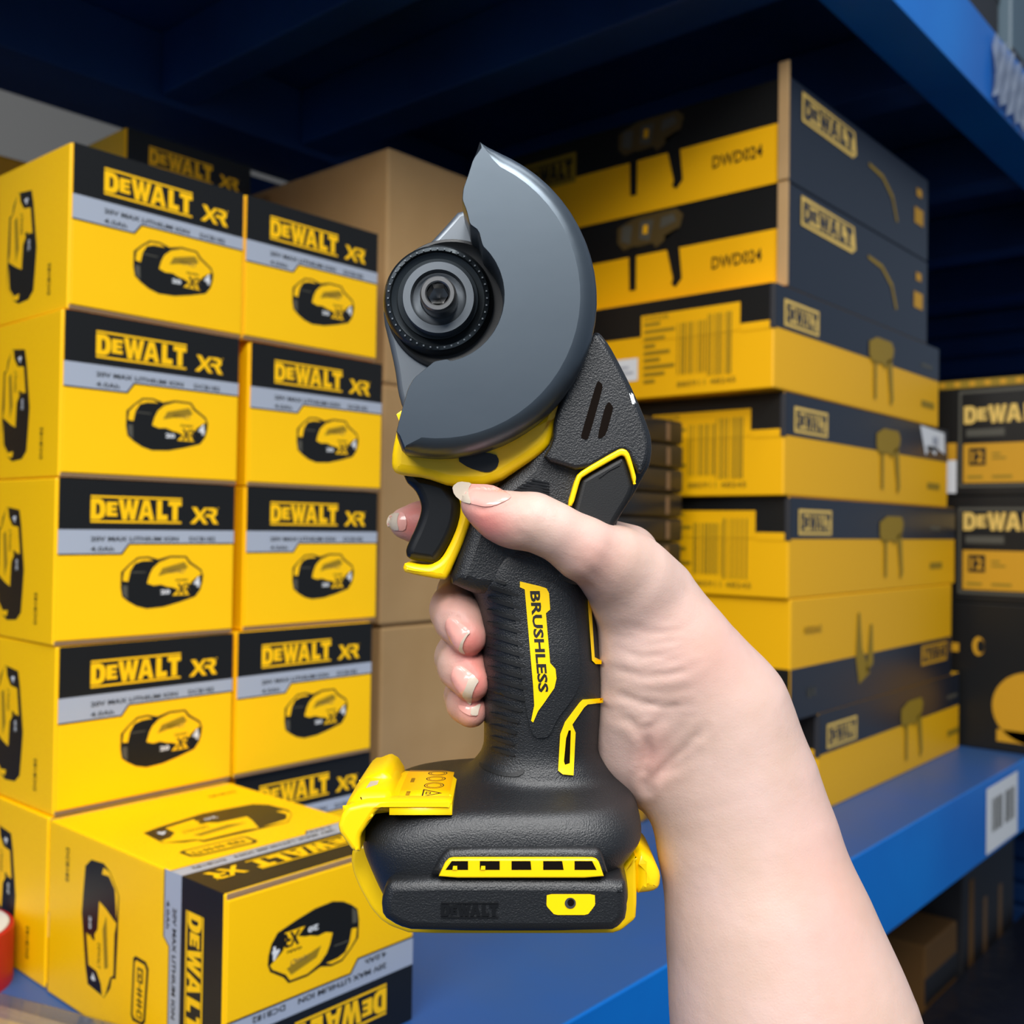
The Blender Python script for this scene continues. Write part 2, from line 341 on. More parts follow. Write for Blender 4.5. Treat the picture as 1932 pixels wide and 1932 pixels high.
dup(bb, (.4352, .642, z(4) - .004 + .0045), 'topmost battery box of the second stack, next to the brown carton corner', R5(.3))
dup(bb, (.298, .4445 + BL, Z0 + SZ + BHt + .0002), 'battery box turned upside down, lid towards the aisle, in front of the stacks', rot=(math.pi, 0, 0))
for i in range(5): dup(bb, (.452, .852, z(i)), 'battery box of the hidden rear stack under the one peeking over the left stack', 0, group='battery boxes in the hidden rear stack')
dup(bb, (.4520, .850, z(5)), 'dim battery box peeking out above and behind the left stack', 0)

# ------------------------------------------------------------------ plain brown cartons
def kraft(label, lo, hi, rz=0):
    t = thing('cardboard_carton', label, 'box', (lo[0], lo[1], lo[2] + Z0), 'plain brown cartons', rz)
    w, d, h = hi[0] - lo[0], hi[1] - lo[1], hi[2] - lo[2]
    bm = bmesh.new(); box(bm, (0, 0, 0), (w, d, h), bev=.0025); obj('carton', bm, 'kraft', t)
    bm = bmesh.new()
    box(bm, (.003, .003, h), (w - .003, d/2 - .001, h + .0022), bev=.0005); box(bm, (.003, d/2 + .001, h), (w - .003, d - .003, h + .0022), bev=.0005); obj('top_flap', bm, 'kraft', t)
kraft('plain brown cardboard carton on the shelf, lowest of three behind the tool', (.627, .700, SZ), (.835, .955, -.0925))
kraft('plain brown cardboard carton, middle one of three behind the tool', (.624, .699, -.090), (.832, .955, .128))
kraft('plain brown cardboard carton, topmost of three behind the cutting guard', (.626, .700, .1305), (.836, .955, .3455))

# ------------------------------------------------------------------ long drill cartons, right stack
def bars(a, x0, y0, x1, y1, mi, seed):
    r = random.Random(seed); x = x0
    while x < x1:
        w = r.choice((.0012, .002, .003)); a.rect(x, y0 + (.004 if x < x0 + .5*(x1 - x0) else 0), min(x + w, x1), y1 - (.005 if x < x0 + .5*(x1-x0) else 0), mi, 3); x += w + r.choice((.0012, .002, .0032))
def drill(a, x, y, s, mi, k=4):
    T = lambda l: [(x + p[0]*s, y + p[1]*s) for p in l]
    a.poly(T([(0,.7),(.1,.6),(.55,.62),(.6,.55),(.95,.75),(1,.9),(.9,1),(.3,1),(0,.9)]), mi, k)
    if mi == 'brn':
        for l in ([(.06,.72),(.2,.66),(.24,.9),(.08,.92)], [(.34,.7),(.5,.66),(.56,.92),(.36,.93)], [(.66,.78),(.9,.84),(.86,.94),(.68,.92)]): a.poly(T(l), 'grey', k + 1)
        a.poly(T([(.4,.76),(.47,.75),(.48,.86),(.41,.87)]), 'shadeyel', k + 2); mi = 'blk'
    a.poly(T([(.18,.62),(.3,.62),(.3,.05),(.2,.05)]), mi, k); a.poly(T([(.72,.68),(.92,.75),(.99,.1),(.9,0),(.84,.05),(.86,.12)]), mi, k)
def long_box(kind, label, x0, y0, z0, w, d, h, flapup=0):
    t = thing('tool_carton', label, 'box', (x0, y0, z0 + Z0), 'long yellow and black tool cartons')
    bm = bmesh.new(); base = 'navyk' if kind == 'B' else 'shadeyel'
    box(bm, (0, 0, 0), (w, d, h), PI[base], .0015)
    f = Art(bm, (0, 0, 0), (1, 0, 0), (0, 0, 1), lift=.0003); l = Art(bm, (0, d, 0), (0, -1, 0), (0, 0, 1), lift=.0003)
    if kind == 'A':
        f.rect(.0005, .060, w - .0005, h - .0005, 'navyk'); f.rect(.021, .064, .100, .090, 'cream', 2); f.logo(.025, .067, .096, .087, 'navyk', 3)
        drill(f, .232, .012, .075, 'olive'); f.rect(.402, .022, .448, .030, 'olive', 2); f.rect(.40, .072, .44, .077, 'grey', 2)
        l.rect(.0005, .066, d - .0005, h - .0005, 'blk'); l.rect(d - .035, .058, d - .0005, .066, 'shadeyel', 2); l.rect(d - .153, .06, d - .036, .088, 'shadeyel', 2)
        bars(l, d - .108, .018, d - .044, .080, 'olive', int(x0*1e4)); l.text('885911 48245', d - .108, .009, d - .040, .0145, 'olive', 3)
        for i in range(9): l.rect(d - .149, .016 + i*.0075, d - .149 + (.014 + .006*((i*7) % 5)), .0195 + i*.0075, 'olive', 3)
        l.text('DWD024K', d - .149, .0815, d - .118, .0865, 'olive', 3)
    if kind == 'B':
        f.poly([(.028,.068),(.155,.066),(.165,.072),(.160,.096),(.028,.098)], 'cream', 2); f.logo(.032, .071, .155, .094, 'navyk', 3)
        f.poly([(.20,.07),(.24,.066),(.27,.05),(.285,.025),(.29,.028),(.274,.055),(.242,.071),(.2,.074)], 'olive', 2); f.rect(.345, .04, .375, .06, 'ochre', 2); f.rect(.352, .075, .37, .085, 'ochre', 2)
        l.rect(.0005, .0005, d - .0005, .060, 'shadeyel'); l.rect(.0005, .060, d - .0005, h - .0005, 'blk')
        drill(l, d - .205, .018, .085, 'brn'); l.text('DWD024', d - .085, .030, d - .028, .043, 'blk', 3)
        l.rect(d - .345, .055, d - .265, .090, 'olive', 2); l.logo(d - .34, .06, d - .27, .085, 'blk', 3)
    if kind == 'U':                                     # packed upside down
        f.rect(.0005, .0005, w - .0005, .052, 'navyk'); f.rect(w - .115, .022, w - .02, .047, 'ochre', 2); f.logo(w - .11, .026, w - .025, .044, 'navyk', 3, True)
        f.poly([(.165,.10),(.171,.10),(.178,.06),(.2,.03),(.17,.02),(.16,.05)], 'olive', 3); f.poly([(.2,.085),(.207,.085),(.21,.04),(.19,.03)], 'olive', 3)
        f.text('DWD024', .03, .085, .07, .093, 'olive', 3, flip=True); f.text('XR', .035, .02, .06, .03, 'grey', 3, flip=True)
        l.rect(.0005, .0005, d - .0005, .052, 'blk'); l.rect(d - .125, .012, d - .024, .045, 'ochre', 2); l.logo(d - .12, .016, d - .03, .041, 'blk', 3, True)
    obj('carton', bm, PR, t)
    if kind == 'B':
        bm = bmesh.new(); box(bm, (-.0035, -.0012, .001), (-.0005, .010, h + flapup), bev=.0006); obj('lid_flap', bm, 'kraft', t)['label'] = 'raw brown board edge'
    if kind == 'A':
        bm = bmesh.new(); box(bm, (-.001, -.0010, .058), (.0035, .004, h - .002), bev=.0006); obj('corner_tab', bm, 'darkbox', t)
    return t
LB = []
LB.append(long_box('A', 'long tool carton standing directly on the shelf at the foot of the right stack', 1.020, .4600, SZ, .450, .33, .104))
LB.append(long_box('U', 'long tool carton packed upside down, second from the bottom of the right stack', .953, .4595, -.189, .482, .33, .122))
LB.append(long_box('A', 'long tool carton with barcode end, third from the bottom of the right stack', .948, .4600, -.0668, .500, .34, .1025))
LB.append(long_box('A', 'long tool carton with a torn white sticker, fourth from the bottom of the right stack', .936, .4600, .0360, .480, .35, .1030))
LB.append(long_box('A', 'long tool carton jutting out left with white address label, third from the top', .910, .4590, .1393, .466, .36, .1030))
LB.append(long_box('B', 'black fronted long tool carton with large logo, second from the top', .9395, .4596, .2426, .394, .38, .1050))
LB.append(long_box('B', 'black fronted long tool carton in deep shade, topmost of the right stack', .9380, .4590, .3478, .394, .38, .1050, .014))
bm = bmesh.new(); a = Art(bm, (0, .36, 0), (0, -1, 0), (0, 0, 1), lift=.0006); a.rect(.172, .020, .203, .044, 'wht', 1); a.rect(.180, .028, .198, .030, 'slv', 2); a.rect(.18, .034, .192, .036, 'slv', 2)
obj('address_label', bm, PR, LB[4])['label'] = 'small white sticker'
bm = bmesh.new(); a = Art(bm, (0, 0, 0), (1, 0, 0), (0, 0, 1), lift=.0006); a.poly([(.375,.101),(.465,.098),(.468,.07),(.44,.075),(.43,.066),(.41,.074),(.395,.064)], 'wht', 1); a.rect(.42, .08, .44, .09, 'slv', 2)
obj('torn_sticker', bm, PR, LB[3])['label'] = 'torn white sticker'

# ------------------------------------------------------------------ flat black cases stacked between tool and right stack
def make_case(label, group, loc, yellow=False, h=.0244):
    t = thing('flat_case', label, 'case', loc, group)
    bm = bmesh.new(); box(bm, (0, 0, 0), (.138, .135, h - .0005), bev=.0035); obj('case', bm, 'ochre' if yellow else 'glaze', t, smooth=40)
    bm = bmesh.new(); box(bm, (.106, -.0006, .0028), (.112, .001, h - .004), bev=.0004); obj('trim', bm, 'brownmark', t)
    bm = bmesh.new(); box(bm, (-.0006, .02, h*.45), (0.1386, .12, h*.55)); obj('seam', bm, 'darkbox', t)
    return t
zc = SZ + Z0
y1 = make_case('flat ochre case lying lowest, seen between tool foot and wrist', 'flat ochre cases', (.765, .575, zc), True, .030)
dup(y1, (.767, .577, zc + .0300), 'flat ochre case second from the shelf, under the black cases')
c0 = make_case('flat black case lowest of the black pile behind the hand', 'flat black cases piled behind the hand', (.763, .553, zc + .0600))
ordn = ['second', 'third', 'fourth', 'fifth', 'sixth', 'seventh', 'eighth', 'ninth', 'tenth', 'eleventh', 'twelfth']
for i in range(1, 14):
    lb = ('flat black case, %s from the bottom of the black pile behind the hand' % ordn[i - 1]) if i < 12 else ('flat black case just under the top of the black pile' if i == 12 else 'topmost flat black case, its brown lid edge showing beside the tool head')
    dup(c0, (.763 + random.uniform(-.0015, .0015), .553, zc + .0600 + .0246 * i), lb)

# ------------------------------------------------------------------ far cartons at the right edge
def far_box(kind, label, z0, h):
    t = thing('tool_carton', label, 'box', (1.486, .374, z0 + Z0), 'far black cartons at the right edge')
    w, d = .30, .34
    bm = bmesh.new(); box(bm, (0, 0, 0), (w, d, h), PI['blk'], .002)
    l = Art(bm, (0, d, 0), (0, -1, 0), (0, 0, 1), lift=.0004)
    o = d + .374 - .4675
    if kind == 'L':
        x = o; l.rect(x, .012, d - .0005, h - .016, 'grey'); l.rect(x + .0035, .016, d - .001, h - .020, 'blk', 2)
        l.rect(x + .0065, .018, d - .001, .072, 'ochre', 3); l.logo(x + .007, .096, x + .115, .128, 'cream', 3, bars=False); l.rect(x + .01, .082, x + .06, .092, 'grey', 3)
        l.rect(x + .014, .042, x + .036, .066, 'blk', 4); l.text('12', x + .017, .046, x + .033, .062, 'ochre', 5, .03)
        l.rect(x + .012, .024, x + .032, .028, 'olive', 4); l.rect(x + .044, .024, x + .07, .028, 'olive', 4); l.rect(x + .044, .050, x + .062, .053, 'olive', 4); l.rect(x + .044, .056, x + .055, .059, 'olive', 4)
    else:
        c = (o + .094, .062); l.poly([(c[0] + .048*math.cos(q), c[1] + .048*math.sin(q)) for q in [i*math.pi/18 for i in range(36)]], 'ochre', 2)
        l.rect(c[0] - .042, .014, c[0] + .04, .03, 'ochre', 2)
        l.poly([(o + .028 + .008*math.cos(q), .140 + .013*math.sin(q)) for q in [i*math.pi/8 for i in range(16)]], 'ochre', 2); l.poly([(o + .031 + .005*math.cos(q), .140 + .009*math.sin(q)) for q in [i*math.pi/8 for i in range(16)]], 'blk', 3)
        l.rect(o - .02, .130, o + .002, .142, 'ochre', 2)
    obj('carton', bm, PR, t); return t, d, o
far_box('C', 'large black carton with a yellow disc standing on the shelf at the right edge', SZ, .199)
far_box('L', 'black carton with framed yellow panel, on top of the large disc carton', -.0938, .147)
fb, d, o = far_box('L', 'black carton with framed yellow panel and white sticker, upper one at right', .0534, .162)
bm = bmesh.new(); l = Art(bm, (0, d, 0), (0, -1, 0), (0, 0, 1), lift=.0006); l.rect(o - .026, .004, o - .003, .050, 'wht'); l.rect(o - .026, .050, o - .003, .074, 'ochre')
obj('shipping_label', bm, PR, fb)['label'] = 'white and orange shipping sticker'
bm = bmesh.new(); l = Art(bm, (0, d, 0), (0, -1, 0), (0, 0, 1), lift=.0005); l.rect(.01, .150, d - .001, .161, 'olive')
for i in range(16): l.rect(.02 + i*.02, .152, .028 + i*.02, .159, 'ochre', 2)
obj('printed_strip', bm, PR, fb)

# ------------------------------------------------------------------ odds and ends on the shelf
t = thing('tape_roll', 'red roll of tape lying flat beside the left stack with a white core top', 'tape', (.2575, .692, Z0 + SZ), None)
def ring(r0, r1, z0, z1, n=48):
    bm = bmesh.new(); rows = []
    pr = [(r0, z0), (r1, z0), (r1, z1 - .001), (r1 - .001, z1), (r0, z1)]
    for i in range(n):
        a = 2*math.pi*i/n; rows.append([bm.verts.new((r*math.cos(a), r*math.sin(a), zz)) for r, zz in pr])
    for i in range(n):
        for j in range(5): bm.faces.new((rows[i][j], rows[(i+1) % n][j], rows[(i+1) % n][(j+1) % 5], rows[i][(j+1) % 5]))
    bmesh.ops.recalc_face_normals(bm, faces=list(bm.faces)); return bm
obj('tape', ring(.026, .040, 0, .036), 'red', t, smooth=40); obj('core', ring(.016, .0262, 0, .0368), 'paper', t, smooth=40); 
obj('label_disc', ring(.0262, .0375, .0360, .0366), 'paper', t, smooth=40)
t = thing('plastic_case', 'clear plastic case of tan cards lying on the shelf at the lower left corner', 'case', (.225, .5376, Z0 + SZ), None, R5(17.7))
bm = bmesh.new(); box(bm, (-.06, -.08, 0), (.06, .08, .020), bev=.006); obj('clear_shell', bm, 'case', t, smooth=60)
bm = bmesh.new(); box(bm, (-.048, -.068, .003), (.048, .076, .011), bev=.001)
for i in range(4): box(bm, (-.04 + i*.022, -.06, .011), (-.027 + i*.022, .065, .0125), bev=.0004)
obj('card_insert', bm, 'bits', t)
t = thing('ochre_carton', 'dull ochre carton far back on the shelf, its top corner showing at the left edge', 'box', (.235, .95, Z0 + SZ), None)
bm = bmesh.new(); box(bm, (0, 0, 0), (.19, .12, .622), bev=.003); obj('carton', bm, 'ochre', t); bm = bmesh.new(); box(bm, (.01, -.001, .50), (.18, .001, .57)); obj('panel', bm, 'blk', t)

# above the upper beam, and on the rack's lowest shelf
def plain(name, label, cat, lo, hi, m, sub=None, rz=0):
    t = thing(name, label, cat, (lo[0], lo[1], lo[2] + Z0), None, rz)
    bm = bmesh.new(); box(bm, (0, 0, 0), (hi[0]-lo[0], hi[1]-lo[1], hi[2]-lo[2]), bev=.004); obj('carton', bm, m, t)
    if sub:
        for nm, a, b, mm in sub: bm = bmesh.new(); box(bm, a, b, bev=.0005); obj(nm, bm, mm, t)
    return t
plain('dark_carton', 'dark grey carton on the upper shelf above the film pocket', 'box', (1.12, .40, UZ), (1.42, .68, UZ + .2), 'darkbox', [('tape_strip', (0, -.001, .09), (.3, .001, .1), 'glaze')])
plain('grey_carton', 'blue grey box end at the top right corner above the upper beam', 'box', (1.425, .385, UZ), (1.70, .66, UZ + .22), 'greybox', [('band', (0, -.001, 0), (.27, .001, .03), 'darkbox')])
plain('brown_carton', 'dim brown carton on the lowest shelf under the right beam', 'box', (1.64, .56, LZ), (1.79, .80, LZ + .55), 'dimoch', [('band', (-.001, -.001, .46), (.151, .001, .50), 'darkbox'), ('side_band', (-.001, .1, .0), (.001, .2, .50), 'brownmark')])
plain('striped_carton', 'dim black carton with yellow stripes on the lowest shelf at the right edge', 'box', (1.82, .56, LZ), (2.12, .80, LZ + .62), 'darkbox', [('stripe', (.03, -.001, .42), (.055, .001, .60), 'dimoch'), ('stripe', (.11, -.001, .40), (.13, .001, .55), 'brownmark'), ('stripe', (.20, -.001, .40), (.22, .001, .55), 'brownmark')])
plain('film_wrapped_bundle', 'bundle in dark shrink film on the lowest shelf at the bottom right corner', 'bundle', (1.35, .395, LZ), (2.20, .545, LZ + .475), 'film', [('film_fold', (.42, -.003, .28), (.47, .001, .47), 'greybox')])
# ------------------------------------------------------------------ the cut-off tool (its own local frame, held 30 cm from the lens)
K0 = .30
TOOL_M = CAM_M @ Matrix.Translation((0, 0, -K0))
def pt(x, y, w): k = K0 - w / 1000; return Vector(((x - 966) / F * k, -(y - 966) / F * k, w / 1000))
def chaikin(p, it=2, r=.2):
    for _ in range(it):
        q = []
        for i in range(len(p)):
            a, b = p[i], p[(i + 1) % len(p)]
            q += [(a[0]*(1-r) + b[0]*r, a[1]*(1-r) + b[1]*r), (a[0]*r + b[0]*(1-r), a[1]*r + b[1]*(1-r))]
        p = q
    return p
def normals2(P):
    n = len(P); N = []; ar = sum(P[i].x*P[(i+1) % n].y - P[(i+1) % n].x*P[i].y for i in range(n)); s = 1 if ar > 0 else -1
    for i in range(n):
        d = (P[(i+1) % n] - P[i-1]).xy; d = d.normalized() if d.length > 1e-9 else Vector((1, 0)); N.append(Vector((d.y, -d.x, 0)) * s)
    return N
def slab(out, wref, levels, it=2, r=.2, weight=None, cap=True):
    "levels: (w mm, inset mm) from back to front"
    px = chaikin(out, it, r); P = [pt(x, y, wref) for x, y in px]; N = normals2(P); bm = bmesh.new(); rows = []
    W = [weight(x, y) if weight else 1 for x, y in px]
    for w, ins in levels:
        rows.append([bm.verts.new((p.x - n.x*ins*k/1000, p.y - n.y*ins*k/1000, w/1000)) for p, n, k in zip(P, N, W)])
    m = len(P)
    for a, b in zip(rows, rows[1:]):
        for i in range(m): bm.faces.new((a[i], a[(i+1) % m], b[(i+1) % m], b[i]))
    if cap:
        for row in (rows[0], rows[-1]):
            for t in tessellate_polygon([[v.co for v in row]]):
                try: bm.faces.new([row[i] for i in t]).material_index = 99
                except ValueError: pass
    bmesh.ops.recalc_face_normals(bm, faces=list(bm.faces)); return bm
def rnd(w0, w1, r, e=.0):
    return [(w0, r*.9), (w0 + r*.3, r*.35), (w0 + r, e), (w1 - r, e), (w1 - r*.6, r*.1 + e), (w1 - r*.3, r*.35 + e), (w1 - r*.08, r*.75 + e), (w1, r*1.1 + e)]
def loft(rows, n=72, dense=4, zc=0):
    "rows: y px, xl px, xr px, half depth mm, exponent; traced at half the depth"
    A = np.array(rows, float); t = np.arange(len(A)); T = np.linspace(0, len(A) - 1, (len(A) - 1)*dense + 1); Q = []
    for tt in T:
        i = min(int(tt), len(A) - 2); f = tt - i
        p0, p1, p2, p3 = A[max(i-1, 0)], A[i], A[i+1], A[min(i+2, len(A)-1)]
        Q.append(.5*((2*p1) + (-p0+p2)*f + (2*p0-5*p1+4*p2-p3)*f*f + (-p0+3*p1-3*p2+p3)*f**3))
    bm = bmesh.new(); R = []
    for y, xl, xr, hd, ex in Q:
        a = pt(xl, y, hd*.45); b = pt(xr, y, hd*.45); yy = pt(xl, y, hd*.8).y; cx = (a.x+b.x)/2; hx = (b.x-a.x)/2; row = []
        for k in range(n):
            th = 2*math.pi*k/n; c, s = math.cos(th), math.sin(th)
            row.append(bm.verts.new((cx + hx*math.copysign(abs(c)**(2/ex), c), yy, (zc + hd*math.copysign(abs(s)**(2/ex), s))/1000)))
        R.append(row)
    for a, b in zip(R, R[1:]):
        for k in range(n): bm.faces.new((a[k], b[k], b[(k+1) % n], a[(k+1) % n]))
    bm.faces.new(R[0]); bm.faces.new(list(reversed(R[-1])))
    bmesh.ops.recalc_face_normals(bm, faces=list(bm.faces)); return bm
EYE = Vector((0, 0, K0))
def hit(bvh, x, y, w0):
    d = (pt(x, y, 0) - EYE).normalized(); h = bvh.ray_cast(EYE, d)
    return h[0] if h[0] is not None and abs(h[0].z*1000 - w0) < 26 else pt(x, y, w0)
def decal(bvh, loops, lift, w0=17, thick=.6, it=0, r=.2, cell=9):
    "a thin raised inlay that follows the surface under it"
    if it: loops = [chaikin(l, it, r) for l in loops]
    bm = bmesh.new(); pts = [p for l in loops for p in l]
    vs = [bm.verts.new((p[0], -p[1], 0)) for p in pts]
    for t in tessellate_polygon([[Vector((p[0], -p[1], 0)) for p in l] for l in loops]):
        try: bm.faces.new([vs[i] for i in t])
        except ValueError: pass
    bmesh.ops.recalc_face_normals(bm, faces=list(bm.faces))
    for _ in range(7):
        es = [e for e in bm.edges if e.calc_length() > cell]
        if not es: break
        bmesh.ops.subdivide_edges(bm, edges=es, cuts=1); bmesh.ops.triangulate(bm, faces=list(bm.faces))
        bmesh.ops.beautify_fill(bm, faces=list(bm.faces), edges=[e for e in bm.edges if len(e.link_faces) == 2], method='AREA')
    low = {}
    for v in bm.verts:
        h = hit(bvh, v.co.x, -v.co.y, w0); d = (EYE - h).normalized(); low[v] = h + d*(lift - thick)/1000; v.co = h + d*lift/1000
    bm.normal_update()
    if sum(f.normal.z for f in bm.faces) < 0: bmesh.ops.reverse_faces(bm, faces=list(bm.faces))
    be = [e for e in bm.edges if len(e.link_faces) == 1]; lw = {}
    for e in be:
        for v in e.verts:
            if v not in lw: lw[v] = bm.verts.new(low[v])
    for e in be:
        a, b = e.verts; bm.faces.new((a, b, lw[b], lw[a]))
    bmesh.ops.recalc_face_normals(bm, faces=list(bm.faces))
    return bm
def jm(a, b): merge(a, b); return a
tool = thing('cutoff_tool', 'yellow and black cordless cut-off tool with grey half-moon guard, held in the hand', 'power tool')
tool.matrix_world = TOOL_M

BODY = loft([(985,930,1150,14,2.6),(1040,885,1140,17,2.8),(1095,862,1122,17.5,2.8),(1125,890,1120,17.5,2.8),(1170,905,1126,17.5,2.8),(1250,909,1136,18,2.8),(1330,911,1139,17.5,2.8),
 (1400,912,1133,17,2.6),(1430,909,1133,17.2,2.5),(1455,896,1147,18.2,2.4),(1480,868,1166,20,2.4),(1505,800,1183,26,2.8),(1525,735,1196,30.5,3.2),(1548,704,1206,32.5,3.6),(1572,688,1211,33.5,4),
 (1600,682,1211,34,4.2),(1625,686,1196,34,4.2),(1650,697,1178,33.5,4.4),(1690,716,1184,33,4.6),(1720,734,1184,32,4.6),(1738,765,1165,31,4.6)])
HEAD = slab([(1000,770),(1064,700),(1121,626),(1132,627),(1150,650),(1168,683),(1188,722),(1206,761),(1218,790),(1229,822),(1231,848),(1227,878),(1213,902),(1198,931),(1177,962),(1164,985),(1155,1040),(1125,1095),(1040,1122),(960,1124),(900,1121),(883,1115),(845,1098),(870,1030),(889,978),(935,918),(1000,860)], 14, rnd(-17, 16.8, 4), 1)
bvh = BVHTree.FromBMesh(BODY); bvh_head = BVHTree.FromBMesh(HEAD)
grip = jm(BODY, HEAD); FULL = BVHTree.FromBMesh(grip)
obj('grip_housing', grip, 'plastic', tool, smooth=38)
HS = slab([(1045,790),(1064,735),(1095,672),(1119,632),(1128,632),(1146,655),(1164,687),(1184,726),(1202,765),(1214,794),(1224,825),(1226,850),(1221,874),(1206,898),(1190,870),(1180,852),(1166,853),(1100,891),(1023,868),(1042,834)], 20, rnd(8, 21, 1.2), 1)
hb = BVHTree.FromBMesh(HS); obj('motor_housing', HS, 'plastic', tool, smooth=38)
# rubber overmould under the yellow chevron
OV = slab([(1083,952),(1094,908),(1099,900),(1166,862),(1174,859),(1182,866),(1192,900),(1198,918),(1190,940),(1164,982),(1150,1010),(1075,985)], 19.5, rnd(10, 20, 1.5), 1)
ob = BVHTree.FromBMesh(OV); obj('rubber_overmould', OV, 'rubber', tool, smooth=40)
SURF = lambda *l: l
obj('chevron_trim', slab([(1070,955),(1087,898),(1099,887),(1166,848),(1174,846),(1182,849),(1188,857),(1200,898),(1200,906),(1197,917),(1193,905),(1189,888),(1180,863),(1174,859),(1166,862),(1099,900),(1094,908),(1081,955)], 20.8, rnd(12, 21.2, .5), 1), 'tyel', tool, smooth=40)
b = decal(hb, [[(1128,718),(1136,724),(1137,733),(1111,826),(1106,830),(1097,827),(1096,822),(1122,733)]], .12, 21, .1, 1)
jm(b, decal(hb, [[(1149,757),(1157,768),(1156,774),(1144,819),(1133,828),(1127,825),(1141,768)]], .12, 21, .1, 1)); obj('vent_slot', b, 'dark', tool)
b = decal(hb, [[(1187,742),(1191,741),(1197,762),(1193,763)]], .1, 20, .1); jm(b, decal(hb, [[(1191,741),(1195,744),(1196,749),(1200,761),(1197,762),(1193,750)]], .1, 20, .1)); obj('white_lettering', b, 'txtw', tool)
bm = bmesh.new()
for i in range(6):
    y0 = 904 + i*4.6; jm(bm, decal(bvh_head, [[(1000 - i*8, y0), (1003 - i*8, y0 + 2.2), (1037, y0 + 9 + .8*i), (1036, y0 + 6.8 + .8*i), (1012, y0 + 1)]], .5, 17, .7))
obj('thumb_ribs', bm, 'smooth', tool)
b = decal(hb, [[(1130,896),(1171,872),(1172,874),(1131,898.5)]], .1, 20, .1); b.free()
obj('raised_line', decal(ob, [[(1130,900),(1150,884),(1171,874),(1170,878),(1150,888),(1131,902)]], .35, 20, .4), 'rubber', tool)

# grip details
spo = obj('raised_panel', decal(FULL, [[(978,1085),(1022,1092),(1050,1103),(1083,1132),(1090,1190),(1096,1285),(1082,1318),(1050,1358),(1036,1392),(1003,1392),(985,1290),(972,1160),(962,1110)]], .9, 17, 1.2, 2, cell=7), 'plastic', tool, smooth=50)
P2 = BVHTree.FromObject(spo, bpy.context.evaluated_depsgraph_get())
badge = decal(P2, [[(981,1097),(1019,1106),(1031,1110),(1036,1119),(1038,1150),(1030,1157),(1038,1251),(1048,1262),(1050,1280),(1046,1298),(1026,1327),(1015,1342),(1006,1363),(1002,1360),(1008,1331),(1006,1295),(990,1112),(981,1108)]], .35, 18, .5, cell=6)
PB = BVHTree.FromBMesh(badge); bo = obj('badge', badge, 'tyel', tool)
vs, fs = text_mesh('BRUSHLESS', .03); bm = bmesh.new()
q = [bm.verts.new(hit(PB, 999.5 + v[1]*19 + v[0]*16.5, 1115 + v[0]*191, 18) + Vector((0, 0, .00012))) for v in vs]
for f in fs:
    try: bm.faces.new([q[i] for i in f])
    except ValueError: pass
obj('badge_lettering', bm, 'ink', bo)
bm = bmesh.new()
for i in range(16):
    t = i / 15; xr = [955,980,982,984,986,988,990,992,994,996,993,986,980,975,972,972][i]; yr = 1100 + i*20.8 + 12*min(t*3, 1); xl = [928,918,913,912,912,912,912,912,912,913,914,915,916,917,918,920][i] + 6
    dy = (xr - xl)*.27; jm(bm, decal(FULL, [chaikin([(xl, yr - dy - 3.2), (xr - 3, yr - 3), (xr, yr + 1), (xr - 4, yr + 4), (xl, yr - dy + 3)], 1)], .95, 15, 1.5, cell=14))
obj('grip_ribs', bm, 'rubber', tool, smooth=60)
obj('grip_edge_ridge', decal(FULL, [[(903,1443),(906,1437),(940,1455),(968,1459),(988,1449),(989,1458),(976,1466),(945,1464),(915,1452)]], .5, 18, .9, 1), 'rubber', tool)
obj('side_trim', decal(FULL, [[(1108,1114),(1114,1114),(1122,1240),(1135,1246),(1135,1253),(1124,1253),(1117,1246),(1110,1150)]], .8, 12, 1.4, cell=7), 'tyel', tool)
lt = obj('lower_trim', decal(FULL, [[(1138,1317),(1099,1320),(1093,1326),(1066,1362),(1057,1385),(1053,1454),(1062,1461),(1082,1463),(1086,1382),(1082,1373),(1080,1367),(1102,1335),(1109,1329),(1138,1326)], [(1073,1378),(1077,1378),(1075,1440),(1066,1443),(1064,1436),(1068,1393)]], .9, 16, 1.5, cell=8), 'tyel', tool)
obj('slot', decal(FULL, [[(1072,1376),(1078,1376),(1077,1443),(1064,1444),(1064,1434),(1067,1390)]], .15, 16, .1), 'dark', lt)

# guard, spindle and gear case
gc = (826, 560)
def gw(x, y):
    r = min(1, max(.1, (math.hypot(x - gc[0], y - gc[1]) - 262)/30)); e = min(math.dist((x, y), (905, 268)), math.dist((x, y), (745, 850)))
    return max(.1, r*min(1, .12 + e/55))
Z1 = lambda l: [(700 + x/2.7607, 240 + y/2.76) for x, y in l]
arc = [(gc[0] + 303*math.cos(a), gc[1] - 303*math.sin(a)) for a in [math.radians(75 - i*(75 + 103)/30) for i in range(31)]]
GOUT = arc + Z1([(125,1600),(150,1500),(190,1360),(222,1305),(290,1250),(330,1217),(400,1205)]) + [(gc[0] + 123*math.cos(a), gc[1] - 123*math.sin(a)) for a in [math.radians(q) for q in range(-78, 49, 9)]] + Z1([(555,552),(510,520),(493,450),(470,390),(475,330),(500,260),(525,180),(550,100)])
GOUT = [p for i, p in enumerate(GOUT) if i == 0 or math.dist(p, GOUT[i-1]) > 4]
obj('wheel_guard', slab(GOUT, 29, [(11, 1.5), (11, 0), (24.5, 0), (26.5, .35), (28.0, 1.0), (29.3, 1.9), (30.2, 3.0), (30.75, 4.0), (30.95, 4.9)], 1, .15, gw), 'guard', tool, smooth=55)
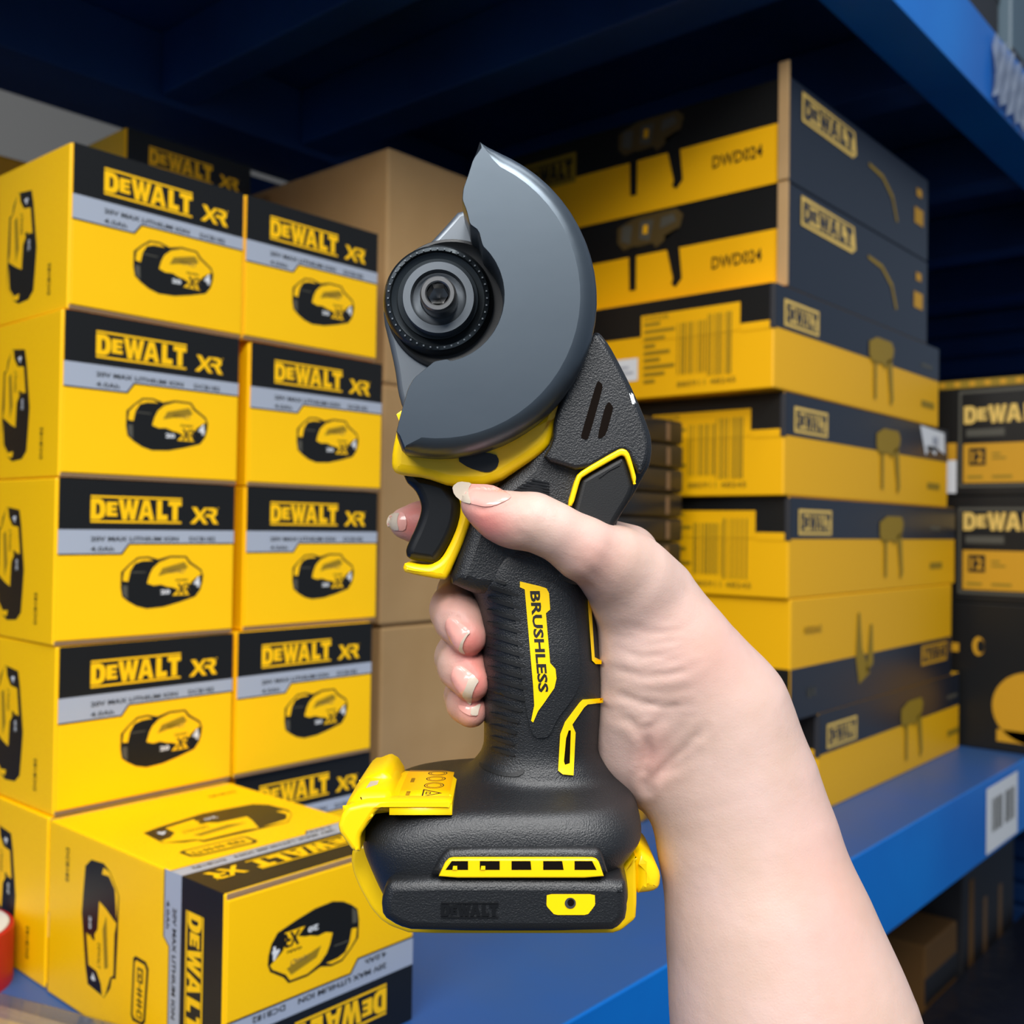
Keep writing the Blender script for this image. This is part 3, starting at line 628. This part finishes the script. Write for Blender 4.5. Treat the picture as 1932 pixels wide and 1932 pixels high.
def revolve(px, py, wref, prof, n=72):
    c = pt(px, py, wref); k = (K0 - wref/1000)/F; bm = bmesh.new()
    rows = [[bm.verts.new((c.x + r*k*math.cos(2*math.pi*i/n), c.y + r*k*math.sin(2*math.pi*i/n), w/1000)) for i in range(n)] for r, w in prof]
    for a, b in zip(rows, rows[1:]):
        for i in range(n): bm.faces.new((a[i], a[(i+1) % n], b[(i+1) % n], b[i]))
    bmesh.ops.recalc_face_normals(bm, faces=list(bm.faces)); return bm
obj('gear_case', slab([(868,393),(842,423),(800,468),(750,510),(724,555),(722,600),(737,662),(745,700),(750,740),(758,768),(800,860),(940,830),(1040,700),(1000,430),(930,400)], 8, rnd(-14, 8, 1.5), 1), 'alu', tool, smooth=40)
obj('shadow_disc', revolve(852, 575, 9, [(125,2),(125,8.6),(123,9.4),(118,9.6),(112,9.0),(100,8.6),(60,8.6)]), 'hubshade', tool, smooth=35)  # dark disc added in place of the shadow between hub and guard
obj('spindle_boss', revolve(826, 564, 12, [(106,-8),(106,8),(103,11),(97,12.6),(90,13),(88,11.5),(76,11),(76,11.8),(60,11.8),(60,5)]), 'hub', tool, smooth=35)
bm = bmesh.new()
for i in range(44):
    a = 2*math.pi*i/44; c = pt(826, 564, 12); k = .288/F; p = Vector((c.x + 93*k*math.cos(a), c.y + 93*k*math.sin(a), .0131)); box(bm, p - Vector((.00022, .00022, .0003)), p + Vector((.00022, .00022, .0002)))
obj('knurling', bm, 'washer', tool)
obj('clamping_flange', revolve(827, 561, 17, [(69,9),(69,16.2),(67,17),(53,17),(51.5,16),(50,14.6),(46,14.2),(36,14.2),(36,10)]), 'washer', tool, smooth=35)
bolt = revolve(826, 554, 24, [(35,12),(35,22.5),(33.5,24),(31,24.6),(24,24.6),(21.5,24.2)], 48)
hx = revolve(826, 554, 24, [(21.6,24.2),(20,19),(4,18.2),(.5,18.0)], 6); jm(bolt, hx); obj('flange_bolt', bolt, 'bolt', tool, smooth=30)

# yellow head, trigger and trigger frame
YH = slab([(762,765),(750,800),(739,852),(738,880),(744,891),(757,896),(800,901),(850,918),(930,918),(1026,853),(1041,834),(1066,748),(1050,765),(980,800),(850,830),(772,790)], 18, rnd(-18, 19, 2.6), 1)
yb = BVHTree.FromBMesh(YH); obj('yellow_head_cover', YH, 'tyel', tool, smooth=45)
obj('lock_button', decal(yb, [[(862,868),(885,883),(914,891),(926,890),(938,882),(942,868),(935,856),(880,850)]], .4, 19, .8, 1), 'smooth', tool)
obj('trigger_frame', slab([(850,912),(862,932),(869,950),(868,972),(862,996),(851,1022),(838,1046),(828,1058),(810,1067),(790,1066),(764,1061),(760,1072),(765,1081),(838,1095),(846,1088),(872,1030),(884,998),(894,968),(915,925),(890,905)], 14, rnd(-15, 15.5, 1.6), 1), 'tyel', tool, smooth=45)
Z8 = lambda l: [(720 + x/8.05, 880 + y/8.05) for x, y in l]
obj('trigger', slab(Z8([(300,60),(350,185),(390,262),(500,360),(560,470),(592,575),(600,650),(570,780),(500,960),(440,1080),(378,1220),(362,1290),(375,1370),(430,1410),(520,1435),(650,1450),(790,1475),(840,1462),(960,1290),(1060,1110),(1160,860),(1190,640),(1180,520),(1060,330),(950,200)]), 11, rnd(-9, 12, 2.2), 1), 'smooth', tool, smooth=50)

# battery foot
obj('foot_panel', slab([(745,1656),(1172,1657),(1183,1668),(1183,1730),(1168,1748),(1152,1756),(782,1756),(752,1748),(722,1729),(719,1700),(727,1670)], 35, rnd(20, 36.5, 2.4), 1), 'plastic', tool, smooth=45)
PF = BVHTree.FromObject(bpy.data.objects['foot_panel'], bpy.context.evaluated_depsgraph_get())
obj('foot_base', slab([(681,1590),(665,1604),(663,1625),(668,1648),(679,1674),(700,1712),(719,1734),(737,1746),(775,1760),(1154,1760),(1172,1754),(1199,1732),(1201,1700),(1201,1608),(1172,1640),(900,1640)], 14, rnd(-31, 15, 1), 1, .12), 'tyel', tool, smooth=45)
obj('rail_latch', slab([(1195,1612),(1208,1601),(1222,1611),(1236,1626),(1246,1648),(1244,1671),(1231,1680),(1195,1684)], 12, rnd(-14, 15, 3), 1), 'tyel', tool, smooth=50)
la = slab([(638,1556),(645,1535),(657,1520),(690,1512),(725,1511),(845,1511),(853,1514),(846,1521),(723,1521),(708,1533),(680,1576),(681,1606),(665,1604),(641,1570)], 31, rnd(25, 32, 1.2), 1, .12)
jm(la, slab([(638,1556),(645,1537),(657,1528),(712,1530),(680,1576),(681,1606),(665,1604),(641,1570)], 31, rnd(-28, 31.8, 1.2), 1, .12))
jm(la, slab([(646,1545),(655,1512),(684,1468),(722,1453),(737,1461),(750,1482),(752,1535)], 12, rnd(-10, 14, 2), 1, .12))
jm(la, slab([(644,1548),(654,1516),(676,1492),(732,1494),(745,1512),(742,1535),(700,1540)], 27, rnd(0, 29, 4), 1, .12))
lo_ = obj('latch_cap', la, 'tyel', tool, smooth=45)
# crowned top with the warning label
bm = bmesh.new(); y0 = pt(850, 1515, 31).y; xa = pt(735, 1500, 31).x; xb = pt(853, 1500, 31).x
prof = [(31.5,-3),(31.5,-.6),(30.6,-.1),(29,.15),(20,.4),(10,.35),(0,0),(-8,-1.4),(-16,-5),(-24,-11),(-28,-18)]
def crown(bm, x0, x1, lift, pr, mi=0):
    rows = [[bm.verts.new((x, y0 + (h + lift)/1000, w/1000)) for x in (x0, x1)] for w, h in pr]
    for a, b_ in zip(rows, rows[1:]): f = bm.faces.new((a[0], a[1], b_[1], b_[0])); f.material_index = mi; f.smooth = True
    return rows
rw = crown(bm, xa, xb, 0, prof)
for s in (0, 1): bm.faces.new([r[s] for r in rw])
bmesh.ops.recalc_face_normals(bm, faces=list(bm.faces)); obj('latch_top', bm, 'tyel', lo_)
bm = bmesh.new(); lx0 = pt(750, 1500, 28).x; lx1 = pt(846, 1500, 28).x
crown(bm, lx0, lx1, .12, [(27.5,.2),(20,.4),(10,.35),(0,0),(-6,-.9)])
bmesh.ops.recalc_face_normals(bm, faces=list(bm.faces)); bmesh.ops.solidify(bm, geom=list(bm.faces), thickness=.0001)
lab = obj('warning_label', bm, 'label', lo_)
def ch(w): return y0 + (float(np.interp(w, [-6, 0, 10, 20, 27.5], [-.9, 0, .35, .4, .2])) + .26)/1000
def on_top(loops, bm):
    for l in loops:
        vs = [bm.verts.new((x, ch(w), w/1000)) for x, w in l[0] + l[1]]; n = len(l[0])
        for i in range(n): bm.faces.new((vs[i], vs[(i+1) % n], vs[n + (i+1) % n], vs[n+i]))
bm = bmesh.new(); cx = (lx0*.35 + lx1*.65); RG = lambda cx, cw, rx, rw, n=20: [(cx + rx*math.cos(2*math.pi*i/n), cw + rw*math.sin(2*math.pi*i/n)) for i in range(n)]
L_ = []
for cw, q in ((16, 1), (8.6, .95), (1.5, .95)): L_ += [(RG(cx, cw, .0028, 3.1*q), RG(cx, cw, .0025, 2.7*q)), (RG(cx, cw, .0021, 2.1*q), RG(cx, cw, .0019, 1.9*q))]
L_ += [([(cx - .0026, 27), (cx + .0028, 23.5), (cx - .0026, 20)], [(cx - .0022, 26.2), (cx + .0018, 23.5), (cx - .0022, 20.8)])]
L_ += [([(cx - .0017, 24.7), (cx - .0003, 24.3), (cx - .0003, 22.7), (cx - .0017, 22.3)], [(cx - .0014, 24.2), (cx - .0006, 24.0), (cx - .0006, 23.0), (cx - .0014, 22.8)])]
on_top(L_, bm)
for cw in (22, 8):
    for i in range(5): bm.faces.new([bm.verts.new((lx0 + .0018 + dx, ch(cw + i*1.0 + dw), (cw + i*1.0 + dw)/1000)) for dx, dw in ((0,0),(.0011,0),(.0011,.55),(0,.55))])
obj('label_symbols', bm, 'ink', lab)
obj('latch_recess', decal(BVHTree.FromObject(lo_, bpy.context.evaluated_depsgraph_get()), [[(690,1487),(699,1474),(715,1472),(712,1480)]], .1, 14, .05), 'nailtip', lo_)
# vent window
V3 = lambda l: [(620 + x/2.927, 1400 + y/2.927) for x, y in l]
obj('vent_surround', slab(V3([(555,752),(600,660),(640,605),(680,585),(1470,585),(1510,610),(1550,752)]), 35, rnd(24, 35.8, 1.6), 1), 'plastic', tool, smooth=50)
vf = slab(V3([(605,748),(642,668),(665,645),(690,640),(1455,640),(1480,648),(1495,668),(1522,748)]), 36.5, rnd(28, 37.2, .5), 1, .12)
vb = BVHTree.FromBMesh(vf); vo = obj('vent_frame', vf, 'tyel', tool, smooth=40)
for k, (a0, a1, b0, b1) in enumerate([(680,770,645,770),(835,945,835,945),(1010,1115,1010,1120),(1185,1290,1185,1298),(1358,1455,1358,1480)]):
    obj('vent_hole', decal(vb, [V3([(a0,657),(a1,657),(b1,706),(b0,706)])], .1, 37, .05), 'dark', vo)
    if k < 2: obj('vent_rib', decal(vb, [V3([(a0+8,684),(a0+30,684),(a0+30,706),(a0+4,706)])], .35, 37, .3), 'tyel', vo)
sp = obj('screw_plate', decal(PF, [V3([(1205,840),(1470,840),(1472,900),(1430,955),(1248,955),(1203,905)])], .25, 36.5, .5, 1, .1), 'tyel', tool)
obj('screw', decal(PF, [RG(1076, 1704, 10.5, 10.5, 18)], .45, 36.5, .4), 'bolt', sp); obj('screw_recess', decal(PF, [RG(1077, 1703, 6.5, 7, 12)], .5, 36.5, .05), 'dark', sp)
# debossed maker's lettering on the foot
bm = bmesh.new(); o = pt(832, 1731, 36.5); sc = (K0 - .0365)/F
bm2 = bmesh.new(); a = Art(bm2, (o.x, o.y, .0366), (1, 0, 0), (0, 1, 0), lift=.0001); a.logo(0, 0, 108*sc, 29*sc, 'blk', 1)
r_ = bmesh.ops.extrude_face_region(bm2, geom=list(bm2.faces)); 
for v in [g for g in r_['geom'] if isinstance(g, bmesh.types.BMVert)]: v.co.z += .00022
bmesh.ops.recalc_face_normals(bm2, faces=list(bm2.faces)); bm.free(); obj('raised_lettering', bm2, 'smooth', tool)
for p in bpy.data.objects['raised_lettering'].data.polygons: p.material_index = 0

# ------------------------------------------------------------------ the person: one forearm and hand closed round the grip
def mm(x, y, w): return np.array(pt(x, y, w)) * 1000
VX = .9
lo = np.array([-42., -262., -62.]); hi = np.array([132., 16., 46.])
dim = np.ceil((hi - lo)/VX).astype(int) + 1
ax = [lo[i] + VX*np.arange(dim[i]) for i in range(3)]
BIG = 99.
def new(): return np.full(dim, BIG, np.float32)
def window(pmin, pmax, pad):
    a = np.clip(np.floor((pmin - pad - lo)/VX).astype(int), 0, dim - 1); b = np.clip(np.ceil((pmax + pad - lo)/VX).astype(int) + 1, 1, dim)
    return tuple(slice(i, j) for i, j in zip(a, b))
def smin(a, b, k):
    h = np.clip(.5 + .5*(b - a)/k, 0, 1); return b*(1 - h) + a*h - k*h*(1 - h)
def cap(G, p, q, ra, rb, k=3., flat=None):
    "rounded cone from p to q; flat = (unit axis, squash) makes its section oval"
    p = np.array(p); q = np.array(q); r = max(ra, rb); W = window(np.minimum(p, q), np.maximum(p, q), r*1.4 + 8)
    X, Y, Z = np.meshgrid(ax[0][W[0]], ax[1][W[1]], ax[2][W[2]], indexing='ij'); d = q - p; L = d @ d + 1e-9
    vx, vy, vz = X - p[0], Y - p[1], Z - p[2]; h = np.clip((vx*d[0] + vy*d[1] + vz*d[2])/L, 0, 1)
    vx = vx - h*d[0]; vy = vy - h*d[1]; vz = vz - h*d[2]
    if flat is not None:
        n, s = flat; n = np.array(n, float); n /= np.linalg.norm(n); t = vx*n[0] + vy*n[1] + vz*n[2]; vx = vx + n[0]*t*(s-1); vy = vy + n[1]*t*(s-1); vz = vz + n[2]*t*(s-1)
    dist = (np.sqrt(vx*vx + vy*vy + vz*vz) - (ra + (rb - ra)*h)).astype(np.float32)
    G[W] = smin(G[W], dist, k)
def chain(G, pts, k=3., flat=None):
    for a, b in zip(pts, pts[1:]): cap(G, mm(*a[:3]), mm(*b[:3]), a[3], b[3], k, flat)
A_ = new()                                              # arm, wrist and palm
zf = ((0, 0, 1), 1.18)
chain(A_, [(1352,1425,-2,19.5),(1386,1500,0,21.9),(1413,1600,3,24.4),(1458,1780,8,28.4),(1495,1932,12,32.4),(1560,2150,18,36)], 8, zf)
chain(A_, [(1560,2150,18,36),(1640,2450,24,40),(1700,2700,26,41)], 6, zf)
chain(A_, [(1170,1072,10,10.4),(1222,1135,4,12.4),(1278,1245,2,16.5),(1345,1350,-2,20.5),(1375,1450,-1,21.5)], 9)
chain(A_, [(1205,1165,6,10),(1212,1260,5,10.5),(1208,1345,3,11),(1200,1408,0,11)], 8)      # the ball of the thumb, palm side
chain(A_, [(1203,1402,-2,10.8),(1234,1436,-3,11.2),(1300,1455,-2,17)], 8)                   # heel
chain(A_, [(1215,1150,-20,11),(1240,1270,-22,12),(1235,1370,-20,12),(1290,1420,-12,14)], 8) # far side of the palm
cap(A_, mm(1290,1300,-12), mm(1340,1400,-8), 15, 16, 9)
T_ = new()                                              # thumb
chain(T_, [(899,951,22.5,4.3),(940,972,23.5,6.2),(975,983,24.5,6.8),(1008,984,25,7.1),(1050,1004,24.5,7.0),(1100,1035,22,8.2),(1150,1062,17,9.3),(1185,1090,12,11)], 3.2)
cap(T_, mm(915,962,22), mm(960,985,22.5), 4.2, 5.4, 3)
I_ = new(); chain(I_, [(763,987,-14,4.7),(795,987,-15,6.3),(850,992,-20,7.3),(930,1000,-26,7.8),(1060,1010,-30,8.6),(1185,1048,-16,9.6)], 3)
Md = new(); chain(Md, [(883,1201,8.5,5.5),(868,1168,3,7.0),(862,1150,-4,7.5),(876,1118,-17,7.8),(905,1110,-27,8),(1060,1105,-30,8.8),(1200,1130,-22,10)], 3)
Rg = new(); chain(Rg, [(889,1287,8,5.5),(872,1256,3,6.6),(868,1240,-5,7.0),(880,1215,-17,7.2),(905,1195,-27,7.6),(1060,1190,-31,8.4),(1215,1200,-24,10)], 3)
Pk = new(); chain(Pk, [(889,1342,5,4.7),(880,1326,0,5.4),(878,1312,-8,5.8),(890,1295,-18,6.2),(915,1275,-27,6.8),(1060,1260,-30,7.8),(1220,1270,-24,9.6)], 3)
D_ = smin(A_, T_, 7); fg = np.minimum(Md, I_); fg = smin(fg, Rg, .7); fg = smin(fg, Pk, .7)
far = smin(D_, fg, 2.5)
del A_, I_, Md, Rg, Pk
def nets(D):
    S = D < 0; nx, ny, nz = D.shape; acc = np.zeros((nx-1, ny-1, nz-1, 3), np.float32); cnt = np.zeros((nx-1, ny-1, nz-1), np.float32)
    base = np.indices((nx-1, ny-1, nz-1)).transpose(1, 2, 3, 0).astype(np.float32)
    C = [(i, j, k) for i in (0, 1) for j in (0, 1) for k in (0, 1)]
    sub = lambda c: D[c[0]:nx-1+c[0], c[1]:ny-1+c[1], c[2]:nz-1+c[2]]
    for c in C:
        for a in range(3):
            if c[a]: continue
            e = list(c); e[a] = 1; d0, d1 = sub(c), sub(e); m = (d0 < 0) != (d1 < 0)
            t = np.where(m, d0/np.where(m, d0 - d1, 1), 0); cnt += m
            for b in range(3): acc[..., b] += m*(c[b] + (t if b == a else 0))
    act = cnt > 0; idx = np.full(cnt.shape, -1, np.int64); idx[act] = np.arange(act.sum())
    V = (base[act] + acc[act]/cnt[act][:, None])*VX + lo; Fc = []
    for a in range(3):
        b, c = [(1, 2), (2, 0), (0, 1)][a]; s0 = [slice(None)]*3; s1 = [slice(None)]*3; s0[a] = slice(0, -1); s1[a] = slice(1, None)
        m = S[tuple(s0)] != S[tuple(s1)]; P = np.argwhere(m); ok = (P[:, b] > 0) & (P[:, c] > 0) & (P[:, b] < D.shape[b]-1) & (P[:, c] < D.shape[c]-1); P = P[ok]
        ins = S[tuple(P.T)]; q = []
        for db, dc in ((1, 1), (0, 1), (0, 0), (1, 0)):
            R = P.copy(); R[:, b] -= db; R[:, c] -= dc; q.append(idx[tuple(R.T)])
        Q = np.stack(q, 1); Q[~ins] = Q[~ins][:, ::-1]; Fc.append(Q)
    return V, np.concatenate(Fc)
far[:, :2, :] = 9; far[:, -2:, :] = 9; far[-2:] = 9; far[:2] = 9; far[:, :, :2] = 9; far[:, :, -2:] = 9
Vv, Ff = nets(far)
# light relaxation, then skin folds pressed into the surface where the photo shows them
E_ = np.concatenate([Ff[:, [0, 1]], Ff[:, [1, 2]], Ff[:, [2, 3]], Ff[:, [3, 0]]]); 
deg = np.bincount(E_.ravel(), minlength=len(Vv)).astype(float)
def avg(X):
    o = np.zeros_like(X)
    for b in range(X.shape[1]): o[:, b] = np.bincount(E_[:, 0], X[E_[:, 1], b], len(X)) + np.bincount(E_[:, 1], X[E_[:, 0], b], len(X))
    return o/deg[:, None]
for _ in range(2): Vv = Vv + .5*(avg(Vv) - Vv); Vv = Vv - .52*(avg(Vv) - Vv) if _ else Vv
def vnorm(V, Fc):
    n = np.cross(V[Fc[:, 2]] - V[Fc[:, 0]], V[Fc[:, 3]] - V[Fc[:, 1]]); N = np.zeros_like(V)
    for j in range(4):
        for b in range(3): N[:, b] += np.bincount(Fc[:, j], n[:, b], len(V))
    return N/(np.linalg.norm(N, axis=1)[:, None] + 1e-9)
Nn = vnorm(Vv, Ff)
k_ = 300 - Vv[:, 2]; PX = np.stack([966 + Vv[:, 0]*F/k_, 966 - Vv[:, 1]*F/k_], 1); frontf = Nn[:, 2] > .05
def fold(pts, depth, sig):
    P = np.array(pts, float); dmin = np.full(len(PX), 1e9)
    for a, b in zip(P, P[1:]):
        d = b - a; h = np.clip(((PX - a) @ d)/(d @ d), 0, 1); dmin = np.minimum(dmin, np.linalg.norm(PX - a - h[:, None]*d, axis=1))
    e = np.minimum(np.linalg.norm(PX - P[0], axis=1), np.linalg.norm(PX - P[-1], axis=1)); taper = np.clip(e/26, .15, 1)
    return depth*np.exp(-(dmin/sig)**2)*frontf*taper - .35*depth*np.exp(-((dmin - 2.2*sig)/(1.2*sig))**2)*frontf*taper
disp = np.zeros(len(Vv))
for f in [([(1150,1262),(1205,1275),(1260,1272),(1310,1262)], .35, 7), ([(1152,1305),(1200,1322),(1250,1335),(1300,1330)], .32, 7), ([(1200,1262),(1250,1255),(1290,1240)], .2, 6), ([(1160,1225),(1210,1240),(1260,1238)], .22, 6),
          ([(1222,1485),(1250,1450),(1290,1415),(1330,1372)], .5, 8), ([(1222,1480),(1216,1440),(1222,1400),(1230,1380)], .6, 9), ([(1240,1465),(1280,1448),(1310,1420)], .35, 8), ([(1208,1462),(1217,1478),(1224,1492)], .55, 8),
          ([(1160,1350),(1190,1362),(1215,1385)], .35, 9), ([(1215,1385),(1225,1420),(1218,1450)], .3, 9), ([(1180,1180),(1230,1190),(1270,1200)], .15, 7), ([(1265,1345),(1230,1370),(1205,1372)], .3, 9),
          ([(985,948),(1000,962),(1008,985)], .22, 5), ([(1002,946),(1016,962),(1022,985)], .22, 5), ([(1020,950),(1030,968),(1034,990)], .18, 5), ([(970,1000),(985,1012),(1000,1020)], .2, 6),
          ([(1085,1090),(1105,1105),(1122,1125)], .3, 8), ([(1130,1010),(1150,1030),(1165,1055)], .12, 8), ([(1095,1060),(1120,1085),(1140,1110)], .15, 8),
          ([(836,1165),(838,1190),(850,1214)], .35, 5), ([(836,1165),(845,1160),(862,1164),(888,1186)], .4, 4), ([(848,1262),(846,1280),(860,1302)], .35, 5), ([(848,1262),(856,1252),(872,1252),(896,1272)], .35, 4), ([(812,1160),(822,1152)], .2, 5),
          ([(886,955),(915,962),(950,950),(968,938)], .35, 5), ([(832,1262),(842,1268)], .2, 5)]: disp += fold(*f)
rs = np.random.RandomState(3)
for _ in range(16):                                    # faint cross lines over the thumb pad side and wrist
    y = 1185 + rs.rand()*170; x = 1150 + rs.rand()*60; L2 = 60 + rs.rand()*120; disp += fold([(x, y), (x + L2/2, y + 6*rs.randn()), (x + L2, y - 6 + 8*rs.randn())], .07, 5)
Vv = Vv - Nn*disp[:, None]
me = bpy.data.meshes.new('person')
me.from_pydata((Vv/1000).tolist(), [], Ff.tolist()); me.validate(); me.update()
for p in me.polygons: p.use_smooth = True
def ell(c, r): return np.exp(-(((PX[:, 0] - c[0])/r[0])**2 + ((PX[:, 1] - c[1])/r[1])**2))
pink = np.clip(ell((905, 975), (55, 45))*.7 + ell((930, 1000), (50, 30))*.4 + 1.0*ell((888, 1215), (40, 42)) + 1.0*ell((895, 1290), (42, 42)) + .55*ell((895, 1345), (40, 30)) + 1.3*ell((785, 985), (35, 40)) + .35*ell((860, 1140), (60, 40)) + .25*ell((1120, 1050), (60, 60)) + .2*ell((1330, 1230), (110, 90)) + .2*ell((1560, 1750), (90, 260)) + .3*ell((1230, 1430), (40, 60)), 0, 1.2)
at = me.attributes.new('pink', 'FLOAT', 'POINT'); at.data.foreach_set('value', pink.astype(np.float32))
m = bpy.data.materials.new('skin'); m.use_nodes = True; nt = m.node_tree; b = nt.nodes['Principled BSDF']
def node(t, **k):
    n = nt.nodes.new(t)
    for a_, v in k.items(): n.inputs[a_].default_value = v
    return n
tc = nt.nodes.new('ShaderNodeTexCoord'); LK = nt.links.new
n1 = node('ShaderNodeTexNoise', Scale=38., Detail=3.); LK(tc.outputs['Object'], n1.inputs['Vector'])
r1 = nt.nodes.new('ShaderNodeValToRGB'); r1.color_ramp.elements[0].position = .38; r1.color_ramp.elements[1].position = .64
r1.color_ramp.elements[0].color = (*lin((190, 161, 146)), 1); r1.color_ramp.elements[1].color = (*lin((198, 169, 158)), 1); LK(n1.outputs['Fac'], r1.inputs['Fac'])
av = nt.nodes.new('ShaderNodeAttribute'); av.attribute_name = 'pink'
mx = nt.nodes.new('ShaderNodeMix'); mx.data_type = 'RGBA'; LK(av.outputs['Fac'], mx.inputs[0]); LK(r1.outputs['Color'], mx.inputs[6]); mx.inputs[7].default_value = (*lin((204, 124, 114)), 1)
LK(mx.outputs[2], b.inputs['Base Color']); b.inputs['Roughness'].default_value = .47; b.inputs['Specular IOR Level'].default_value = .4
b.inputs['Subsurface Weight'].default_value = .18; b.inputs['Subsurface Radius'].default_value = (1, .35, .2); b.inputs['Subsurface Scale'].default_value = .003
v1 = node('ShaderNodeTexVoronoi', Scale=1100.); v1.feature = 'DISTANCE_TO_EDGE'; LK(tc.outputs['Object'], v1.inputs['Vector'])
n2 = node('ShaderNodeTexNoise', Scale=260., Detail=4.); LK(tc.outputs['Object'], n2.inputs['Vector'])
b1 = node('ShaderNodeBump', Strength=.22, Distance=.0002); LK(v1.outputs['Distance'], b1.inputs['Height'])
b2 = node('ShaderNodeBump', Strength=.25, Distance=.0006); LK(n2.outputs['Fac'], b2.inputs['Height']); LK(b1.outputs['Normal'], b2.inputs['Normal']); LK(b2.outputs['Normal'], b.inputs['Normal'])
M['skin'] = m; me.materials.append(m)
person = bpy.data.objects.new('person', me); COL.objects.link(person); person.matrix_world = TOOL_M
tag(person, 'person reaching in with a bare forearm, hand gripping the cut-off tool, thumb over its side', 'person')
HB = BVHTree.FromPolygons([Vector(v/1000) for v in Vv], Ff.tolist())
def Z6(l): return [(800 + x/6.23, 1090 + y/6.23) for x, y in l]
def nail(body, tip, w0, lift=.35, thick=1.0, bul=None):
    bm = decal(HB, [body], lift, w0, thick, 1, .2, 5)
    if bul:                                             # arch of the nail plate
        c = np.mean(body, axis=0)
    o = obj('fingernail', bm, 'nail', person, smooth=50)
    if tip: obj('free_edge', decal(HB, [tip], lift + .18, w0, thick*.6, 1, .2, 5), 'nailtip', o, smooth=50)
    return o
nail(Z6([(245,600),(250,520),(290,470),(350,475),(430,530),(500,580),(545,640),(500,700),(465,760),(450,830),(470,900),(430,890),(370,830),(300,740)]), Z6([(545,645),(500,690),(460,770),(450,840),(490,905),(440,895),(405,860),(420,780),(460,710),(515,640)]), 8)
nail(Z6([(310,1190),(320,1110),(365,1045),(430,1030),(510,1080),(590,1150),(645,1215),(600,1280),(565,1370),(550,1500),(440,1390),(350,1280)]), Z6([(590,1155),(648,1212),(610,1265),(565,1370),(555,1505),(500,1460),(440,1385),(490,1290),(515,1210),(550,1170)]), 8)
nail(Z6([(395,1495),(440,1500),(550,1530),(670,1475),(640,1560),(630,1625),(545,1625),(470,1590),(415,1545)]), Z6([(550,1535),(672,1472),(645,1555),(630,1625),(545,1615)]), 5)
nail([(888,913),(926,914),(950,924),(966,936),(958,943),(930,955),(912,956),(888,950),(872,946),(856,932),(853,918),(866,909)], [(853,918),(866,908),(891,911),(884,921),(884,934),(890,951),(872,947),(857,934)], 23, .3, .7)
nail([(729,986),(732,975),(740,968),(762,966),(768,985),(764,1002),(742,1001),(732,995)], [(729,986),(732,975),(740,968),(754,967),(750,976),(749,986),(753,1001),(742,1001),(732,995)], -14, .3, .6)
